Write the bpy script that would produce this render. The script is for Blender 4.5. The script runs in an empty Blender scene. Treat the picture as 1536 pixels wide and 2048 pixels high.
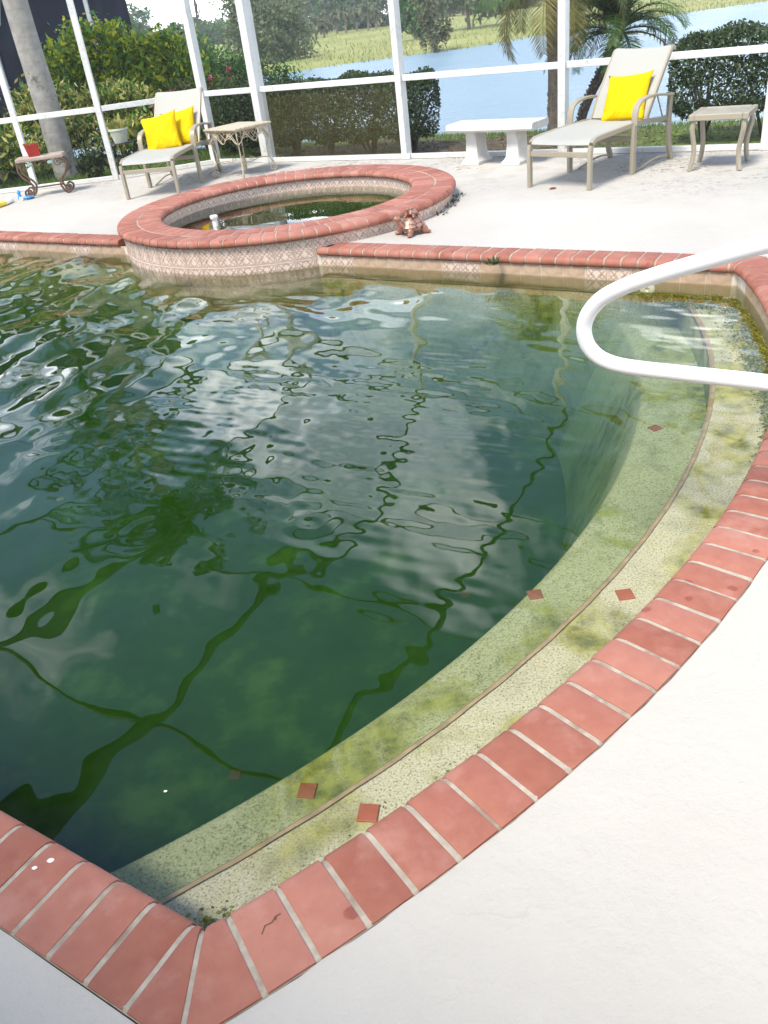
import bpy, bmesh, math, random
import numpy as np
from mathutils import Vector, Matrix
from mathutils.geometry import tessellate_polygon
R = math.radians
PI = math.pi
rng = np.random.default_rng(7)
random.seed(7)
SC = bpy.context.scene
COL = SC.collection

# ------------------------------------------------------------------ camera
F, NX, NY, H = 1641.0, 346.0, 2679.0, 1.5
d = np.array([NX, NY, F]); d /= np.linalg.norm(d)
fw = np.array([0, 0, 1.0]) - d * d[2]; fw /= np.linalg.norm(fw)
rt = np.cross(fw, d); rt = rt if rt[0] > 0 else -rt
cd = bpy.data.cameras.new('camera'); cam = bpy.data.objects.new('camera', cd); COL.objects.link(cam)
cd.sensor_fit = 'VERTICAL'; cd.sensor_height = 36.0; cd.lens = F / 2048 * 36.0
cd.clip_start = 0.05; cd.clip_end = 3000
m = Matrix(((rt[0], -rt[1], -rt[2], 0), (fw[0], -fw[1], -fw[2], 0), (-d[0], d[1], d[2], H), (0, 0, 0, 1)))
cam.matrix_world = m
SC.camera = cam

# ------------------------------------------------------------------ sky, sun, exposure
SUN_EL, SUN_AZ = R(58), R(222)          # azimuth of the sun seen from the pool, clockwise from +Y
w = bpy.data.worlds.new('World'); SC.world = w; w.use_nodes = True
nt = w.node_tree; N = nt.nodes; L = nt.links
for n in list(N): N.remove(n)
out = N.new('ShaderNodeOutputWorld'); bg = N.new('ShaderNodeBackground'); sky = N.new('ShaderNodeTexSky')
sky.sky_type = 'NISHITA'; sky.sun_disc = False; sky.sun_elevation = SUN_EL; sky.sun_rotation = SUN_AZ
sky.air_density = 1.0; sky.dust_density = 0.6; sky.ozone_density = 1.5
tc = N.new('ShaderNodeTexCoord'); sep = N.new('ShaderNodeSeparateXYZ'); L.new(tc.outputs['Generated'], sep.inputs[0])
def wm(op, a, b):
    n = N.new('ShaderNodeMath'); n.operation = op
    for i, v in enumerate((a, b)):
        if hasattr(v, 'links'): L.new(v, n.inputs[i])
        else: n.inputs[i].default_value = v
    return n.outputs[0]
zz = wm('ADD', wm('MAXIMUM', sep.outputs[2], 0.0), 0.22)
comb = N.new('ShaderNodeCombineXYZ'); L.new(wm('DIVIDE', sep.outputs[0], zz), comb.inputs[0]); L.new(wm('DIVIDE', sep.outputs[1], zz), comb.inputs[1])
no = N.new('ShaderNodeTexNoise'); L.new(comb.outputs[0], no.inputs['Vector'])
no.inputs['Scale'].default_value = 1.25; no.inputs['Detail'].default_value = 7; no.inputs['Roughness'].default_value = 0.55; no.inputs['Distortion'].default_value = 0.3
rp = N.new('ShaderNodeValToRGB'); L.new(wm('SUBTRACT', no.outputs[0], wm('MULTIPLY', sep.outputs[2], 0.25)), rp.inputs[0])
rp.color_ramp.elements[0].position = 0.37; rp.color_ramp.elements[1].position = 0.58
no2 = N.new('ShaderNodeTexNoise'); L.new(comb.outputs[0], no2.inputs['Vector']); no2.inputs['Scale'].default_value = 2.6; no2.inputs['Detail'].default_value = 5
rc = N.new('ShaderNodeValToRGB'); L.new(no2.outputs[0], rc.inputs[0])
rc.color_ramp.elements[0].position = 0.35; rc.color_ramp.elements[0].color = (7.6, 9.4, 12.0, 1)
rc.color_ramp.elements[1].position = 0.65; rc.color_ramp.elements[1].color = (27.0, 26.4, 25.4, 1)
mx = N.new('ShaderNodeMixRGB'); L.new(rp.outputs[0], mx.inputs[0]); L.new(sky.outputs[0], mx.inputs[1]); L.new(rc.outputs[0], mx.inputs[2])
L.new(mx.outputs[0], bg.inputs[0]); bg.inputs[1].default_value = 0.12
L.new(bg.outputs[0], out.inputs[0])
sd = bpy.data.lights.new('sun', 'SUN'); sun = bpy.data.objects.new('sun', sd); COL.objects.link(sun)
sd.energy = 2.5; sd.angle = R(16); sd.color = (1.0, 0.93, 0.82)
sdir = Vector((math.sin(SUN_AZ) * math.cos(SUN_EL), math.cos(SUN_AZ) * math.cos(SUN_EL), math.sin(SUN_EL)))
sun.rotation_euler = sdir.to_track_quat('Z', 'Y').to_euler()
SC.view_settings.view_transform = 'Standard'; SC.view_settings.look = 'None'
SC.view_settings.exposure = 1.3; SC.view_settings.gamma = 1.0; SC.view_settings.use_curve_mapping = False
SC.render.engine = 'CYCLES'
SC.cycles.use_denoising = True
SC.cycles.max_bounces = 8; SC.cycles.transparent_max_bounces = 24; SC.cycles.diffuse_bounces = 4; SC.cycles.glossy_bounces = 4

# ------------------------------------------------------------------ helpers
class MB:
    def __init__(s): s.v = []; s.f = []; s.m = []
    def add(s, vs, fs, mi=0):
        o = len(s.v); s.v += [tuple(map(float, p)) for p in vs]
        for f in fs: s.f.append(tuple(o + i for i in f)); s.m.append(mi)
    def box(s, c, size, M=None, mi=0, ch=0.0):
        hx, hy, hz = [q / 2 for q in size]
        if ch <= 0:
            vs = [Vector((x * hx, y * hy, z * hz)) for x in (-1, 1) for y in (-1, 1) for z in (-1, 1)]
            fs = [(0, 1, 3, 2), (4, 6, 7, 5), (0, 4, 5, 1), (2, 3, 7, 6), (0, 2, 6, 4), (1, 5, 7, 3)]
        else:
            vs = []; 
            for z, k in ((-hz, ch), (-hz + ch, 0), (hz - ch, 0), (hz, ch)):
                a, b = hx - k, hy - k
                vs += [Vector((-a, -b, z)), Vector((a, -b, z)), Vector((a, b, z)), Vector((-a, b, z))]
            fs = [(3, 2, 1, 0), (12, 13, 14, 15)]
            for r in range(3):
                for i in range(4):
                    j = (i + 1) % 4; fs.append((r * 4 + i, r * 4 + j, r * 4 + 4 + j, r * 4 + 4 + i))
        vs = [(M @ p if M else p) + Vector(c) for p in vs]
        s.add(vs, fs, mi)
    def tube(s, path, rad, n=8, mi=0, cap=True):
        P = [Vector(p) for p in path]; k = len(P)
        rad = rad if hasattr(rad, '__len__') else [rad] * k
        T = []
        for i in range(k):
            t = (P[min(i + 1, k - 1)] - P[max(i - 1, 0)]); T.append(t.normalized() if t.length > 1e-9 else Vector((0, 0, 1)))
        a = T[0].orthogonal().normalized(); vs = []; fs = []
        for i in range(k):
            a = (a - T[i] * a.dot(T[i])); a = a.normalized() if a.length > 1e-6 else T[i].orthogonal().normalized()
            b = T[i].cross(a)
            for j in range(n):
                q = 2 * PI * j / n; vs.append(P[i] + (a * math.cos(q) + b * math.sin(q)) * rad[i])
        for i in range(k - 1):
            for j in range(n):
                jj = (j + 1) % n; fs.append((i * n + j, i * n + jj, (i + 1) * n + jj, (i + 1) * n + j))
        if cap: fs.append(tuple(range(n - 1, -1, -1))); fs.append(tuple((k - 1) * n + j for j in range(n)))
        s.add(vs, fs, mi)
    def bar(s, path, side, wd, th, mi=0, ch=0.15):
        """flat bar: width wd along the fixed side axis, thickness th across it"""
        P = [Vector(p) for p in path]; k = len(P); S = Vector(side).normalized(); vs = []; fs = []
        c = min(wd, th) * ch
        prof = [(-wd/2+c, -th/2), (wd/2-c, -th/2), (wd/2, -th/2+c), (wd/2, th/2-c), (wd/2-c, th/2), (-wd/2+c, th/2), (-wd/2, th/2-c), (-wd/2, -th/2+c)]
        for i in range(k):
            t = (P[min(i + 1, k - 1)] - P[max(i - 1, 0)]).normalized(); n_ = t.cross(S).normalized()
            for a, b in prof: vs.append(P[i] + S * a + n_ * b)
        for i in range(k - 1):
            for j in range(8):
                jj = (j + 1) % 8; fs.append((i * 8 + j, i * 8 + jj, i * 8 + 8 + jj, i * 8 + 8 + j))
        fs.append(tuple(range(7, -1, -1))); fs.append(tuple((k - 1) * 8 + j for j in range(8)))
        s.add(vs, fs, mi)
    def lathe(s, prof, n=24, c=(0, 0, 0), mi=0, sx=1, sy=1):
        vs = []; fs = []
        for r, z in prof:
            for j in range(n):
                q = 2 * PI * j / n; vs.append((c[0] + r * math.cos(q) * sx, c[1] + r * math.sin(q) * sy, c[2] + z))
        for i in range(len(prof) - 1):
            for j in range(n):
                jj = (j + 1) % n; fs.append((i * n + j, i * n + jj, (i + 1) * n + jj, (i + 1) * n + j))
        fs.append(tuple(range(n - 1, -1, -1))); fs.append(tuple((len(prof) - 1) * n + j for j in range(n)))
        s.add(vs, fs, mi)
    def ellipsoid(s, c, r, n=14, k=8, M=None, mi=0):
        vs = []; fs = []
        for i in range(1, k):
            a = PI * i / k
            for j in range(n):
                q = 2 * PI * j / n
                p = Vector((r[0] * math.sin(a) * math.cos(q), r[1] * math.sin(a) * math.sin(q), r[2] * math.cos(a)))
                vs.append((M @ p if M else p) + Vector(c))
        for sgn in (1, -1):
            p = Vector((0, 0, sgn * r[2])); vs.append((M @ p if M else p) + Vector(c))
        for i in range(k - 2):
            for j in range(n):
                jj = (j + 1) % n; fs.append((i * n + j, (i + 1) * n + j, (i + 1) * n + jj, i * n + jj))
        t = (k - 1) * n
        for j in range(n):
            jj = (j + 1) % n; fs.append((t, j, jj)); fs.append((t + 1, (k - 2) * n + jj, (k - 2) * n + j))
        s.add(vs, fs, mi)
    def build(s, name, mats, parent=None, smooth=False, loc=None):
        me = bpy.data.meshes.new(name); me.from_pydata(s.v, [], s.f)
        for mt in (mats if isinstance(mats, (list, tuple)) else [mats]): me.materials.append(mt)
        if max(s.m, default=0) > 0: me.polygons.foreach_set('material_index', s.m)
        me.update()
        return obj(name, me, parent, smooth, loc)

def obj(name, me, parent=None, smooth=False, loc=None):
    o = bpy.data.objects.new(name, me); COL.objects.link(o)
    if smooth:
        me.polygons.foreach_set('use_smooth', [True] * len(me.polygons))
        if smooth != 'all':
            try: me.set_sharp_from_angle(angle=R(40))
            except Exception: pass
    if parent: o.parent = parent
    if loc is not None: o.location = loc
    return o

def np_mesh(name, V, Fq, mats, parent=None, smooth=False, mi=None):
    me = bpy.data.meshes.new(name)
    V = np.asarray(V, np.float32); Fq = np.asarray(Fq, np.int32); k = Fq.shape[1]
    me.vertices.add(len(V)); me.vertices.foreach_set('co', V.ravel())
    me.loops.add(Fq.size); me.loops.foreach_set('vertex_index', Fq.ravel())
    me.polygons.add(len(Fq)); me.polygons.foreach_set('loop_start', np.arange(0, Fq.size, k, dtype=np.int32))
    for mt in (mats if isinstance(mats, (list, tuple)) else [mats]): me.materials.append(mt)
    if mi is not None: me.polygons.foreach_set('material_index', np.asarray(mi, np.int32))
    me.update(calc_edges=True); me.validate()
    return obj(name, me, parent, 'all' if smooth else False)

def tag(o, label=None, cat=None, group=None, kind=None):
    if label: o['label'] = label
    if cat: o['category'] = cat
    if group: o['group'] = group
    if kind: o['kind'] = kind
    return o
def thing(name, label, cat, loc=(0, 0, 0), rz=0, group=None, kind=None):
    o = bpy.data.objects.new(name, None); COL.objects.link(o); o.location = loc; o.rotation_euler = (0, 0, rz)
    o.empty_display_size = 0.1
    return tag(o, label, cat, group, kind)
def dup(root, loc, rz, label, scale=None):
    r = root.copy(); COL.objects.link(r); r.location = loc; r.rotation_euler = (0, 0, rz); r['label'] = label
    if scale: r.scale = scale
    for ch in list(root.children):
        c = ch.copy(); COL.objects.link(c); c.parent = r
        for g in list(ch.children):
            q = g.copy(); COL.objects.link(q); q.parent = c
    return r

# ------------------------------------------------------------------ materials
class Mat:
    def __init__(s, name):
        s.m = bpy.data.materials.new(name); s.m.use_nodes = True; s.t = s.m.node_tree; s.n = s.t.nodes; s.l = s.t.links
        s.b = s.n['Principled BSDF']; s.o = s.n['Material Output']
    def N(s, t): return s.n.new(t)
    def set(s, inp, v):
        if hasattr(v, 'links'): s.l.new(v, inp)
        else: inp.default_value = v
    def math(s, op, a, b=0.0, c=None, clamp=False):
        n = s.N('ShaderNodeMath'); n.operation = op; n.use_clamp = clamp
        s.set(n.inputs[0], a); s.set(n.inputs[1], b)
        if c is not None: s.set(n.inputs[2], c)
        return n.outputs[0]
    def pos(s):
        return s.N('ShaderNodeNewGeometry').outputs['Position']
    def objco(s): return s.N('ShaderNodeTexCoord').outputs['Object']
    def noise(s, scale, detail=4, rough=0.55, vec=None, dist=0.0):
        n = s.N('ShaderNodeTexNoise'); n.inputs['Scale'].default_value = scale; n.inputs['Detail'].default_value = detail
        n.inputs['Roughness'].default_value = rough; n.inputs['Distortion'].default_value = dist
        s.l.new(vec if vec is not None else s.pos(), n.inputs['Vector']); return n.outputs[0]
    def voro(s, scale, feature='F1', vec=None):
        n = s.N('ShaderNodeTexVoronoi'); n.feature = feature; n.inputs['Scale'].default_value = scale
        s.l.new(vec if vec is not None else s.pos(), n.inputs['Vector']); return n.outputs['Distance']
    def ramp(s, fac, *stops):
        n = s.N('ShaderNodeValToRGB'); s.set(n.inputs[0], fac); e = n.color_ramp.elements
        while len(e) < len(stops): e.new(0.5)
        for i, (p, c) in enumerate(stops):
            e[i].position = p; e[i].color = (*c, 1) if hasattr(c, '__len__') else (c, c, c, 1)
        return n.outputs[0]
    def mix(s, fac, a, b, mode='MIX'):
        n = s.N('ShaderNodeMixRGB'); n.blend_type = mode; s.set(n.inputs[0], fac)
        for i, v in ((1, a), (2, b)): s.set(n.inputs[i], (*v, 1) if isinstance(v, tuple) and len(v) == 3 else v)
        return n.outputs[0]
    def sepxyz(s, vec=None):
        n = s.N('ShaderNodeSeparateXYZ'); s.l.new(vec if vec is not None else s.pos(), n.inputs[0]); return n.outputs
    def island(s): return s.N('ShaderNodeNewGeometry').outputs['Random Per Island']
    def objrand(s): return s.N('ShaderNodeObjectInfo').outputs['Random']
    def bump(s, h, strength=0.3, dist=0.01, prev=None):
        n = s.N('ShaderNodeBump'); n.inputs['Strength'].default_value = strength; n.inputs['Distance'].default_value = dist
        s.l.new(h, n.inputs['Height'])
        if prev is not None: s.l.new(prev, n.inputs['Normal'])
        s.l.new(n.outputs[0], s.b.inputs['Normal']); return n.outputs[0]
    def done(s, col=None, rough=0.6, spec=None, metal=None):
        if col is not None: s.set(s.b.inputs['Base Color'], (*col, 1) if isinstance(col, tuple) else col)
        s.set(s.b.inputs['Roughness'], rough)
        if spec is not None: s.b.inputs['Specular IOR Level'].default_value = spec
        if metal is not None: s.b.inputs['Metallic'].default_value = metal
        return s.m

def plain(name, col, rough=0.6, var=0.12, scale=12, metal=None, spec=None, bump=0.0):
    q = Mat(name); n = q.noise(scale, 5, vec=q.objco())
    c = q.ramp(n, (0.3, tuple(x * (1 - var) for x in col)), (0.7, tuple(min(1, x * (1 + var)) for x in col)))
    if bump: q.bump(q.noise(scale * 6, 4, vec=q.objco()), bump, 0.004)
    return q.done(c, rough, spec, metal)

def leaf_mat(name, dark, mid, light, trans=0.25, rough=0.5):
    q = Mat(name); r = q.island()
    c = q.ramp(r, (0.0, dark), (0.5, mid), (1.0, light))
    n = q.noise(1.3, 2); c = q.mix(q.math('MULTIPLY', n, 0.5), c, q.mix(0.5, c, mid))
    q.done(c, rough, 0.3)
    tr = q.N('ShaderNodeBsdfTranslucent'); q.l.new(c, tr.inputs[0])
    ms = q.N('ShaderNodeMixShader'); ms.inputs[0].default_value = trans
    q.l.new(q.b.outputs[0], ms.inputs[1]); q.l.new(tr.outputs[0], ms.inputs[2]); q.l.new(ms.outputs[0], q.o.inputs[0])
    return q.m

M = {}
# pool deck: painted concrete, dirty towards the cage wall
q = Mat('deck_concrete'); P = q.pos(); sx = q.sepxyz()
far = q.math('MULTIPLY', q.math('SUBTRACT', q.math('ADD', q.math('MULTIPLY', sx[0], 0.568), q.math('MULTIPLY', sx[1], 0.823)), 6.4), 0.6, clamp=True)
sp = q.noise(17, 9, 0.75, dist=1.2); cl = q.noise(0.9, 4, 0.6); st = q.noise(3.2, 5, 0.65)
spk = q.ramp(sp, (0.52, 0.0), (0.60, 1.0)); clm = q.ramp(cl, (0.45, 0.0), (0.58, 1.0)); stm = q.ramp(st, (0.5, 0.0), (0.68, 1.0))
base = q.mix(q.ramp(q.noise(1.1, 5), (0.3, 0.0), (0.7, 1.0)), (0.46, 0.436, 0.395), (0.41, 0.388, 0.345))
d1 = q.math('MULTIPLY', q.math('MULTIPLY', spk, clm), q.math('MULTIPLY', far, 0.95))
c = q.mix(d1, base, (0.06, 0.056, 0.05))
c = q.mix(q.math('MULTIPLY', q.math('MULTIPLY', stm, far), 0.6), c, (0.30, 0.275, 0.23))
fine = q.ramp(q.voro(38), (0.02, 1.0), (0.035, 0.0)); c = q.mix(q.math('MULTIPLY', fine, 0.22), c, (0.2, 0.19, 0.17))
wv_ = q.N('ShaderNodeVectorMath'); wv_.operation = 'ADD'; nz = q.N('ShaderNodeTexNoise'); nz.inputs['Scale'].default_value = 5; nz.inputs['Detail'].default_value = 5
q.l.new(P, nz.inputs['Vector']); sc3 = q.N('ShaderNodeVectorMath'); sc3.operation = 'SCALE'; sc3.inputs['Scale'].default_value = .22; q.l.new(nz.outputs['Color'], sc3.inputs[0]); q.l.new(P, wv_.inputs[0]); q.l.new(sc3.outputs[0], wv_.inputs[1])
ck = q.ramp(q.voro(1.7, 'DISTANCE_TO_EDGE', wv_.outputs[0]), (0.0, 1.0), (0.006, 0.0)); ckm = q.ramp(q.noise(1.5, 3), (0.5, 0.0), (0.6, 1.0))
c = q.mix(q.math('MULTIPLY', q.math('MULTIPLY', ck, ckm), 0.14), c, (0.2, 0.18, 0.15))
grit = q.ramp(q.noise(120, 3, 0.8), (0.66, 0.0), (0.72, 1.0)); c = q.mix(q.math('MULTIPLY', grit, 0.35), c, (0.22, 0.2, 0.17))
nb = q.noise(38, 6, 0.65); nb2 = q.noise(9, 4)
q.bump(q.math('ADD', nb, q.math('MULTIPLY', nb2, 1.2)), 0.6, 0.008)
M['deck'] = q.done(c, 0.75, 0.3)
# terracotta bricks
q = Mat('terracotta'); r = q.objrand()
c = q.ramp(r, (0.0, (0.225, 0.072, 0.045)), (0.5, (0.30, 0.112, 0.078)), (1.0, (0.38, 0.165, 0.122)))
n = q.noise(22, 5); c = q.mix(0.35, c, q.ramp(n, (0.3, (0.26, 0.083, 0.052)), (0.7, (0.38, 0.155, 0.105))))
dust = q.ramp(q.noise(6, 5, 0.65), (0.52, 0.0), (0.75, 1.0)); c = q.mix(q.math('MULTIPLY', dust, 0.4), c, (0.50, 0.29, 0.24))
wv2 = q.N('ShaderNodeMapping'); q.l.new(q.pos(), wv2.inputs[0]); wet = q.ramp(q.math('ADD', q.voro(9.5), q.math('MULTIPLY', q.math('SUBTRACT', q.noise(24, 3), 0.5), 0.22)), (0.11, 1.0), (0.15, 0.0)); wm_ = q.ramp(q.noise(1.9, 2), (0.45, 0.0), (0.50, 1.0))
c = q.mix(q.math('MULTIPLY', q.math('MULTIPLY', wet, wm_), 0.8), c, (0.21, 0.052, 0.035))
dots = q.ramp(q.voro(70), (0.05, 1.0), (0.08, 0.0)); c = q.mix(q.math('MULTIPLY', dots, q.ramp(q.noise(4, 2), (0.58, 0.0), (0.62, 0.8))), c, (0.2, 0.06, 0.04))
pit = q.ramp(q.voro(55), (0.06, 0.0), (0.16, 1.0)); q.bump(q.math('ADD', q.noise(110, 5, 0.7), q.math('MULTIPLY', pit, 0.5)), 0.4, 0.003)
M['brick'] = q.done(c, 0.62, 0.35)
q = Mat('mortar'); c = q.ramp(q.noise(30, 5), (0.3, (0.30, 0.26, 0.20)), (0.7, (0.43, 0.38, 0.31)))
c = q.mix(q.ramp(q.noise(5, 4, 0.7), (0.50, 0.0), (0.60, 0.8)), c, (0.22, 0.155, 0.115)); q.bump(q.noise(90, 4), 0.4, 0.004); M['mortar'] = q.done(c, 0.9)
M['tile'] = plain('tile_cream', (0.62, 0.49, 0.41), 0.35, 0.1, 25)
M['tile_line'] = plain('tile_scroll', (0.36, 0.255, 0.20), 0.45, 0.2, 25)
M['tile_plain'] = plain('tile_beige', (0.44, 0.315, 0.22), 0.4, 0.2, 18)
M['grout'] = plain('grout', (0.6, 0.52, 0.45), 0.9, 0.1, 30)
for nm in ('tile', 'tile_line', 'tile_plain', 'grout'):       # olive film where the tiles stand under water
    mt = M[nm]; t_ = mt.node_tree; b_ = t_.nodes['Principled BSDF']; src = b_.inputs['Base Color'].links[0].from_socket
    g_ = t_.nodes.new('ShaderNodeNewGeometry'); sp_ = t_.nodes.new('ShaderNodeSeparateXYZ'); t_.links.new(g_.outputs['Position'], sp_.inputs[0])
    mr = t_.nodes.new('ShaderNodeMapRange'); mr.inputs[1].default_value = -.118; mr.inputs[2].default_value = -.145; mr.inputs[3].default_value = 0; mr.inputs[4].default_value = .62; t_.links.new(sp_.outputs[2], mr.inputs[0])
    mx_ = t_.nodes.new('ShaderNodeMixRGB'); t_.links.new(mr.outputs[0], mx_.inputs[0]); t_.links.new(src, mx_.inputs[1]); mx_.inputs[2].default_value = (.16, .15, .04, 1); t_.links.new(mx_.outputs[0], b_.inputs['Base Color'])
# pool plaster, green with algae
q = Mat('pool_plaster'); n1 = q.noise(150, 3, 0.7); n2 = q.noise(2.1, 5, 0.6, dist=0.6); n3 = q.noise(14, 5, 0.6)
c = q.ramp(n1, (0.35, (0.16, 0.15, 0.09)), (0.44, (0.46, 0.43, 0.31)), (0.62, (0.60, 0.56, 0.43)))
c = q.mix(q.math('MULTIPLY', q.ramp(q.noise(5, 5, 0.7), (0.5, 0.0), (0.68, 1.0)), 0.5), c, q.ramp(n1, (0.38, (0.08, 0.09, 0.03)), (0.6, (0.34, 0.34, 0.19))))
al = q.ramp(n2, (0.48, 0.0), (0.60, 1.0)); c = q.mix(q.math('MULTIPLY', al, 0.85), c, q.ramp(n3, (0.38, (0.10, 0.11, 0.012)), (0.6, (0.38, 0.36, 0.07))))
q.bump(n1, 0.3, 0.004); M['plaster'] = q.done(c, 0.85, 0.2)
q = Mat('pool_floor'); n1 = q.noise(2.6, 5, 0.6); n2 = q.noise(14, 4, 0.6)
c = q.ramp(n1, (0.36, (0.03, 0.065, 0.025)), (0.55, (0.07, 0.13, 0.055)), (0.70, (0.26, 0.34, 0.18)))
c = q.mix(0.12, c, q.ramp(n2, (0.35, (0.05, 0.08, 0.03)), (0.65, (0.2, 0.24, 0.12)))); M['floor'] = q.done(c, 0.9, 0.1)
M['step_edge'] = plain('step_edge', (0.34, 0.25, 0.15), 0.8, 0.25, 20)
q = Mat('moss'); c = q.ramp(q.island(), (0.0, (0.05, 0.06, 0.008)), (0.6, (0.18, 0.19, 0.02)), (1.0, (0.34, 0.32, 0.05))); M['moss'] = q.done(c, 0.9, 0.1)
q = Mat('moss_sheet'); c = q.ramp(q.noise(70, 5, 0.7), (0.38, (0.06, 0.07, 0.012)), (0.52, (0.22, 0.23, 0.04)), (0.65, (0.42, 0.40, 0.10))); q.bump(q.noise(80, 4), 0.8, 0.01); M['moss_sheet'] = q.done(c, 0.9, 0.1)

def water_mat(name, dens, col, bumpscale=None, scat=None):
    q = Mat(name); q.n.remove(q.b)
    gl = q.N('ShaderNodeBsdfGlossy'); gl.inputs['Roughness'].default_value = 0.0; gl.inputs['Color'].default_value = (1, 1, 1, 1)
    tr = q.N('ShaderNodeBsdfTransparent'); fr = q.N('ShaderNodeFresnel'); fr.inputs[0].default_value = 1.48
    ms = q.N('ShaderNodeMixShader'); q.l.new(fr.outputs[0], ms.inputs[0]); q.l.new(tr.outputs[0], ms.inputs[1]); q.l.new(gl.outputs[0], ms.inputs[2])
    if bumpscale:
        b = q.N('ShaderNodeBump'); b.inputs['Strength'].default_value = bumpscale[1]; b.inputs['Distance'].default_value = 0.02
        q.l.new(q.noise(bumpscale[0], 3, 0.5), b.inputs['Height']); q.l.new(b.outputs[0], gl.inputs['Normal']); q.l.new(b.outputs[0], fr.inputs['Normal'])
    q.l.new(ms.outputs[0], q.o.inputs[0])
    va = q.N('ShaderNodeVolumeAbsorption'); va.inputs[0].default_value = (*col, 1); va.inputs[1].default_value = dens
    if scat:
        vsn = q.N('ShaderNodeVolumeScatter'); vsn.inputs['Color'].default_value = (*scat[1], 1); vsn.inputs['Density'].default_value = scat[0]
        ad = q.N('ShaderNodeAddShader'); q.l.new(va.outputs[0], ad.inputs[0]); q.l.new(vsn.outputs[0], ad.inputs[1]); q.l.new(ad.outputs[0], q.o.inputs['Volume'])
    else: q.l.new(va.outputs[0], q.o.inputs['Volume'])
    return q.m
M['water'] = water_mat('pool_water', 1.2, (0.38, 0.60, 0.15), scat=(0.15, (0.18, 0.60, 0.06)))
M['spawater'] = water_mat('spa_water', 2.2, (0.2, 0.5, 0.1))
q = Mat('lake_water'); q.b.inputs['Base Color'].default_value = (0.13, 0.23, 0.32, 1)
mp = q.N('ShaderNodeMapping'); mp.inputs['Scale'].default_value = (0.9, 2.6, 1); q.l.new(q.pos(), mp.inputs[0]); n = q.noise(1.3, 6, 0.7, vec=mp.outputs[0]); q.bump(n, 1.0, 0.25); wp = q.noise(0.12, 4, 0.6, vec=mp.outputs[0]); M['lake'] = q.done(q.ramp(wp, (0.4, (0.14, 0.235, 0.31)), (0.6, (0.19, 0.29, 0.36))), q.ramp(wp, (0.4, 0.3), (0.62, 0.42)), 0.5)

def metal_paint(name, col, dirt=0.25):
    q = Mat(name); n = q.noise(5, 6, 0.7); n2 = q.noise(40, 5, 0.7)
    g = q.math('MULTIPLY', q.ramp(n, (0.5, 0.0), (0.72, 1.0)), q.ramp(n2, (0.42, 0.0), (0.65, 1.0)))
    c = q.mix(q.math('MULTIPLY', g, dirt), col, (0.25, 0.24, 0.2)); return q.done(c, 0.4, 0.4)
M['white'] = metal_paint('white_aluminium', (0.60, 0.605, 0.58), 0.8)
M['roof_bar'] = plain('shade_dark_roof_bar', (0.07, 0.075, 0.07), 0.6)  # backlit shade put into the colour, so the white bars reflect as dark lines
M['rail'] = metal_paint('white_pool_rail', (0.70, 0.71, 0.73), 0.05)
M['tan'] = metal_paint('tan_powder_coat', (0.30, 0.265, 0.20), 0.3)
q = Mat('sling_mesh'); co = q.objco()
wv = q.N('ShaderNodeTexWave'); wv.inputs['Scale'].default_value = 60; q.l.new(co, wv.inputs[0])
c = q.mix(q.math('MULTIPLY', wv.outputs[0], 0.25), (0.37, 0.37, 0.335), (0.26, 0.26, 0.23)); q.bump(q.noise(160, 3, vec=co), 0.2, 0.003); M['sling'] = q.done(c, 0.8, 0.2)
q = Mat('yellow_cloth'); co = q.objco(); c = q.ramp(q.noise(5, 4, vec=co), (0.3, (0.60, 0.39, 0.0)), (0.7, (0.68, 0.47, 0.003))); q.bump(q.noise(5, 3, 0.5, vec=co, dist=1.5), 0.7, 0.05); M['yellow'] = q.done(c, 0.85, 0.15)
M['stone'] = plain('white_cast_stone', (0.55, 0.535, 0.50), 0.85, 0.1, 7, bump=0.4)
q = Mat('copper_statue'); co = q.objco(); v = q.voro(24, 'DISTANCE_TO_EDGE', co)
c = q.mix(q.ramp(v, (0.02, 1.0), (0.12, 0.0)), (0.34, 0.19, 0.14), (0.10, 0.04, 0.026)); q.bump(v, 0.3, 0.004); M['copper'] = q.done(c, 0.38, 0.5, 0.45)
M['copper_skin'] = plain('copper_skin', (0.29, 0.13, 0.085), 0.4, 0.35, 25, metal=0.3, bump=0.15)
M['iron_cream'] = plain('cream_iron', (0.42, 0.36, 0.25), 0.55, 0.3, 30)
M['iron_brown'] = plain('brown_iron', (0.13, 0.075, 0.05), 0.5, 0.45, 20, metal=0.3, bump=0.3)
M['iron_black'] = plain('black_iron', (0.03, 0.03, 0.03), 0.5, 0.3)
M['tabletop'] = plain('weathered_top', (0.34, 0.27, 0.22), 0.7, 0.25, 15)
M['patina'] = plain('patina_green', (0.25, 0.42, 0.33), 0.6)
M['redpot'] = plain('red_glaze', (0.35, 0.018, 0.014), 0.3, 0.2)
M['palepot'] = plain('pale_green_pot', (0.52, 0.56, 0.45), 0.6)
M['pvc'] = plain('white_pvc', (0.78, 0.78, 0.74), 0.4)
M['bluecloth'] = plain('blue_toy', (0.05, 0.25, 0.55), 0.5, 0.3, 40)
M['yellowplastic'] = plain('yellow_plastic', (0.75, 0.55, 0.05), 0.4)
M['glasstop'] = plain('mottled_tabletop', (0.30, 0.28, 0.22), 0.35, 0.2, 8)
M['deadleaf'] = plain('dead_leaf', (0.10, 0.03, 0.025), 0.8)
M['paint'] = plain('white_drop', (0.75, 0.72, 0.68), 0.8)
M['twig'] = plain('twig', (0.10, 0.05, 0.035), 0.9)
M['diamond'] = plain('diamond_tile', (0.36, 0.10, 0.05), 0.5, 0.15)
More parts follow.
